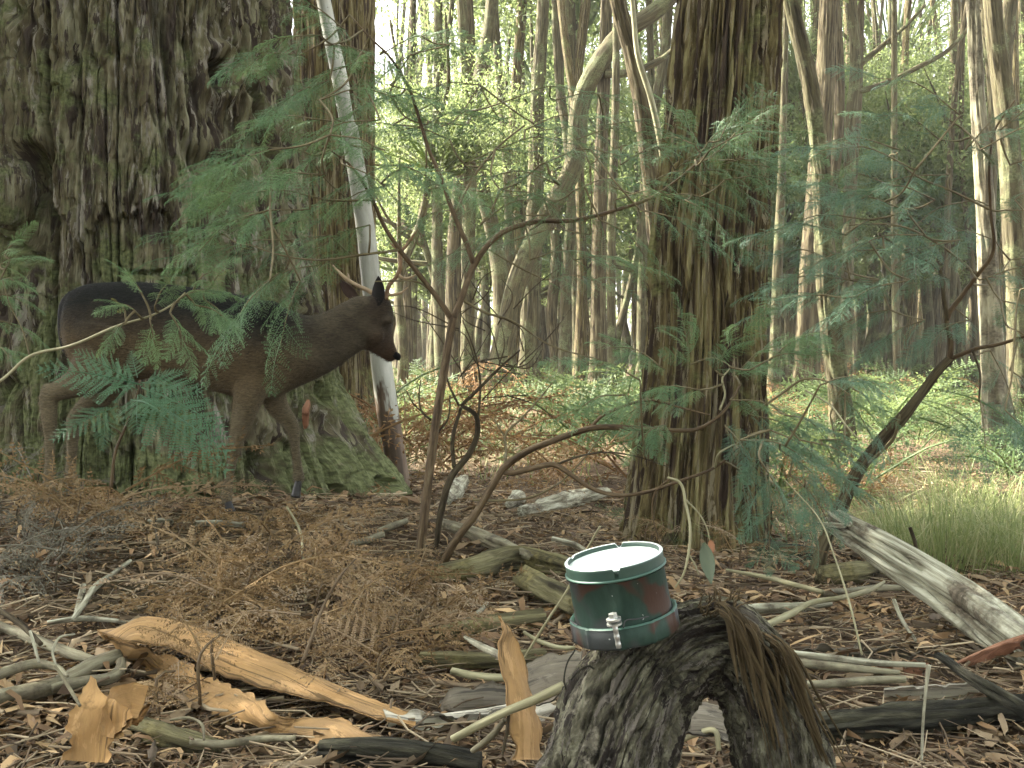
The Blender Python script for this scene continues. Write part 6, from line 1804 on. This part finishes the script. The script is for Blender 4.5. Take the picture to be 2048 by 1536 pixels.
def fine_debris():
    b = MB()
    n = 40000
    y = 1.7 + 6.0 * rng.random(n) ** 1.3
    x = y * rng.uniform(-.52, .52, n)
    z = ground(x, y) + .002 + .016 * rng.random(n)
    P = np.stack([x, y, z], 1)
    D_ = rand_dirs(n)
    D_[:, 2] *= .3
    D_ /= np.linalg.norm(D_, axis=1, keepdims=True)
    N = rand_dirs(n, 1.6)
    V, F = leaf_quads(P, D_, N, rng.uniform(.008, .03, n), rng.uniform(.002, .010, n), .1)
    return b.add(V, F).mesh('fine_debris', False)
tag(link('fine_debris', fine_debris(), M['litter']), 'crumbled leaf bits and bark crumbs matted over the soil', 'debris', None, 'stuff')
def bark_flakes():
    b = MB()
    for k in range(420):
        y = 1.9 + 5.0 * rng.random() ** 1.3
        x = y * rng.uniform(-.5, .5)
        a = rng.uniform(0, 6.28)
        L, W_ = rng.uniform(.05, .22), rng.uniform(.008, .026)
        s, u = np.meshgrid(np.linspace(-.5, .5, 7), np.linspace(-1, 1, 4), indexing='ij')
        wv = W_ * (1 + .35 * vnoise(s * 5 + k, u * 0, u * 0 + k)) * (1 - (2 * np.abs(s)) ** 4 * .5)
        X, Y_ = s * L, u * wv * .5
        Z_ = .012 + rng.uniform(0, .03) + W_ * .35 * (1 - u * u) * (1 if rng.random() > .4 else -1) + rng.normal() * .12 * X + .01 * vnoise(s * 4 + k, u, u * 0)
        V = np.stack([x + X * math.cos(a) - Y_ * math.sin(a), y + X * math.sin(a) + Y_ * math.cos(a), float(ground(x, y)) + Z_], -1).reshape(-1, 3)
        b.add(V, grid_faces(7, 4, False))
    return b.mesh('bark_flakes', True)
M['flake'] = leaf_mat('bark_flake', (.07, .055, .038), (.20, .14, .08), 0, 'island', .8, .2, (.28, .22, .14))
tag(link('bark_flakes', bark_flakes(), M['flake']), 'small curled flakes of shed bark scattered in the leaf litter', 'bark flakes', None, 'stuff')

# ================================================================== HAZE in the sunlit forest air
def haze():
    lo, hi = np.array([-110.0, -12.0, -1.6]), np.array([110.0, 120.0, 24.0])
    V = np.array([[x, y, z] for x in (lo[0], hi[0]) for y in (lo[1], hi[1]) for z in (lo[2], hi[2])])
    F = np.array([[0, 1, 3, 2], [4, 6, 7, 5], [0, 4, 5, 1], [2, 3, 7, 6], [0, 2, 6, 4], [1, 5, 7, 3]])
    m, t, out = mat('haze')
    pv = nd(t, 'VolumePrincipled')
    pv.inputs['Color'].default_value = (.93, .95, .90, 1)
    pv.inputs['Density'].default_value = 0.0008
    t.links.new(pv.outputs[0], out.inputs['Volume'])
    o = link('haze', make_mesh('haze', V, F, None, False), m)
    tag(o, 'faint sunlit haze hanging between the trunks', 'haze', None, 'stuff')
haze()
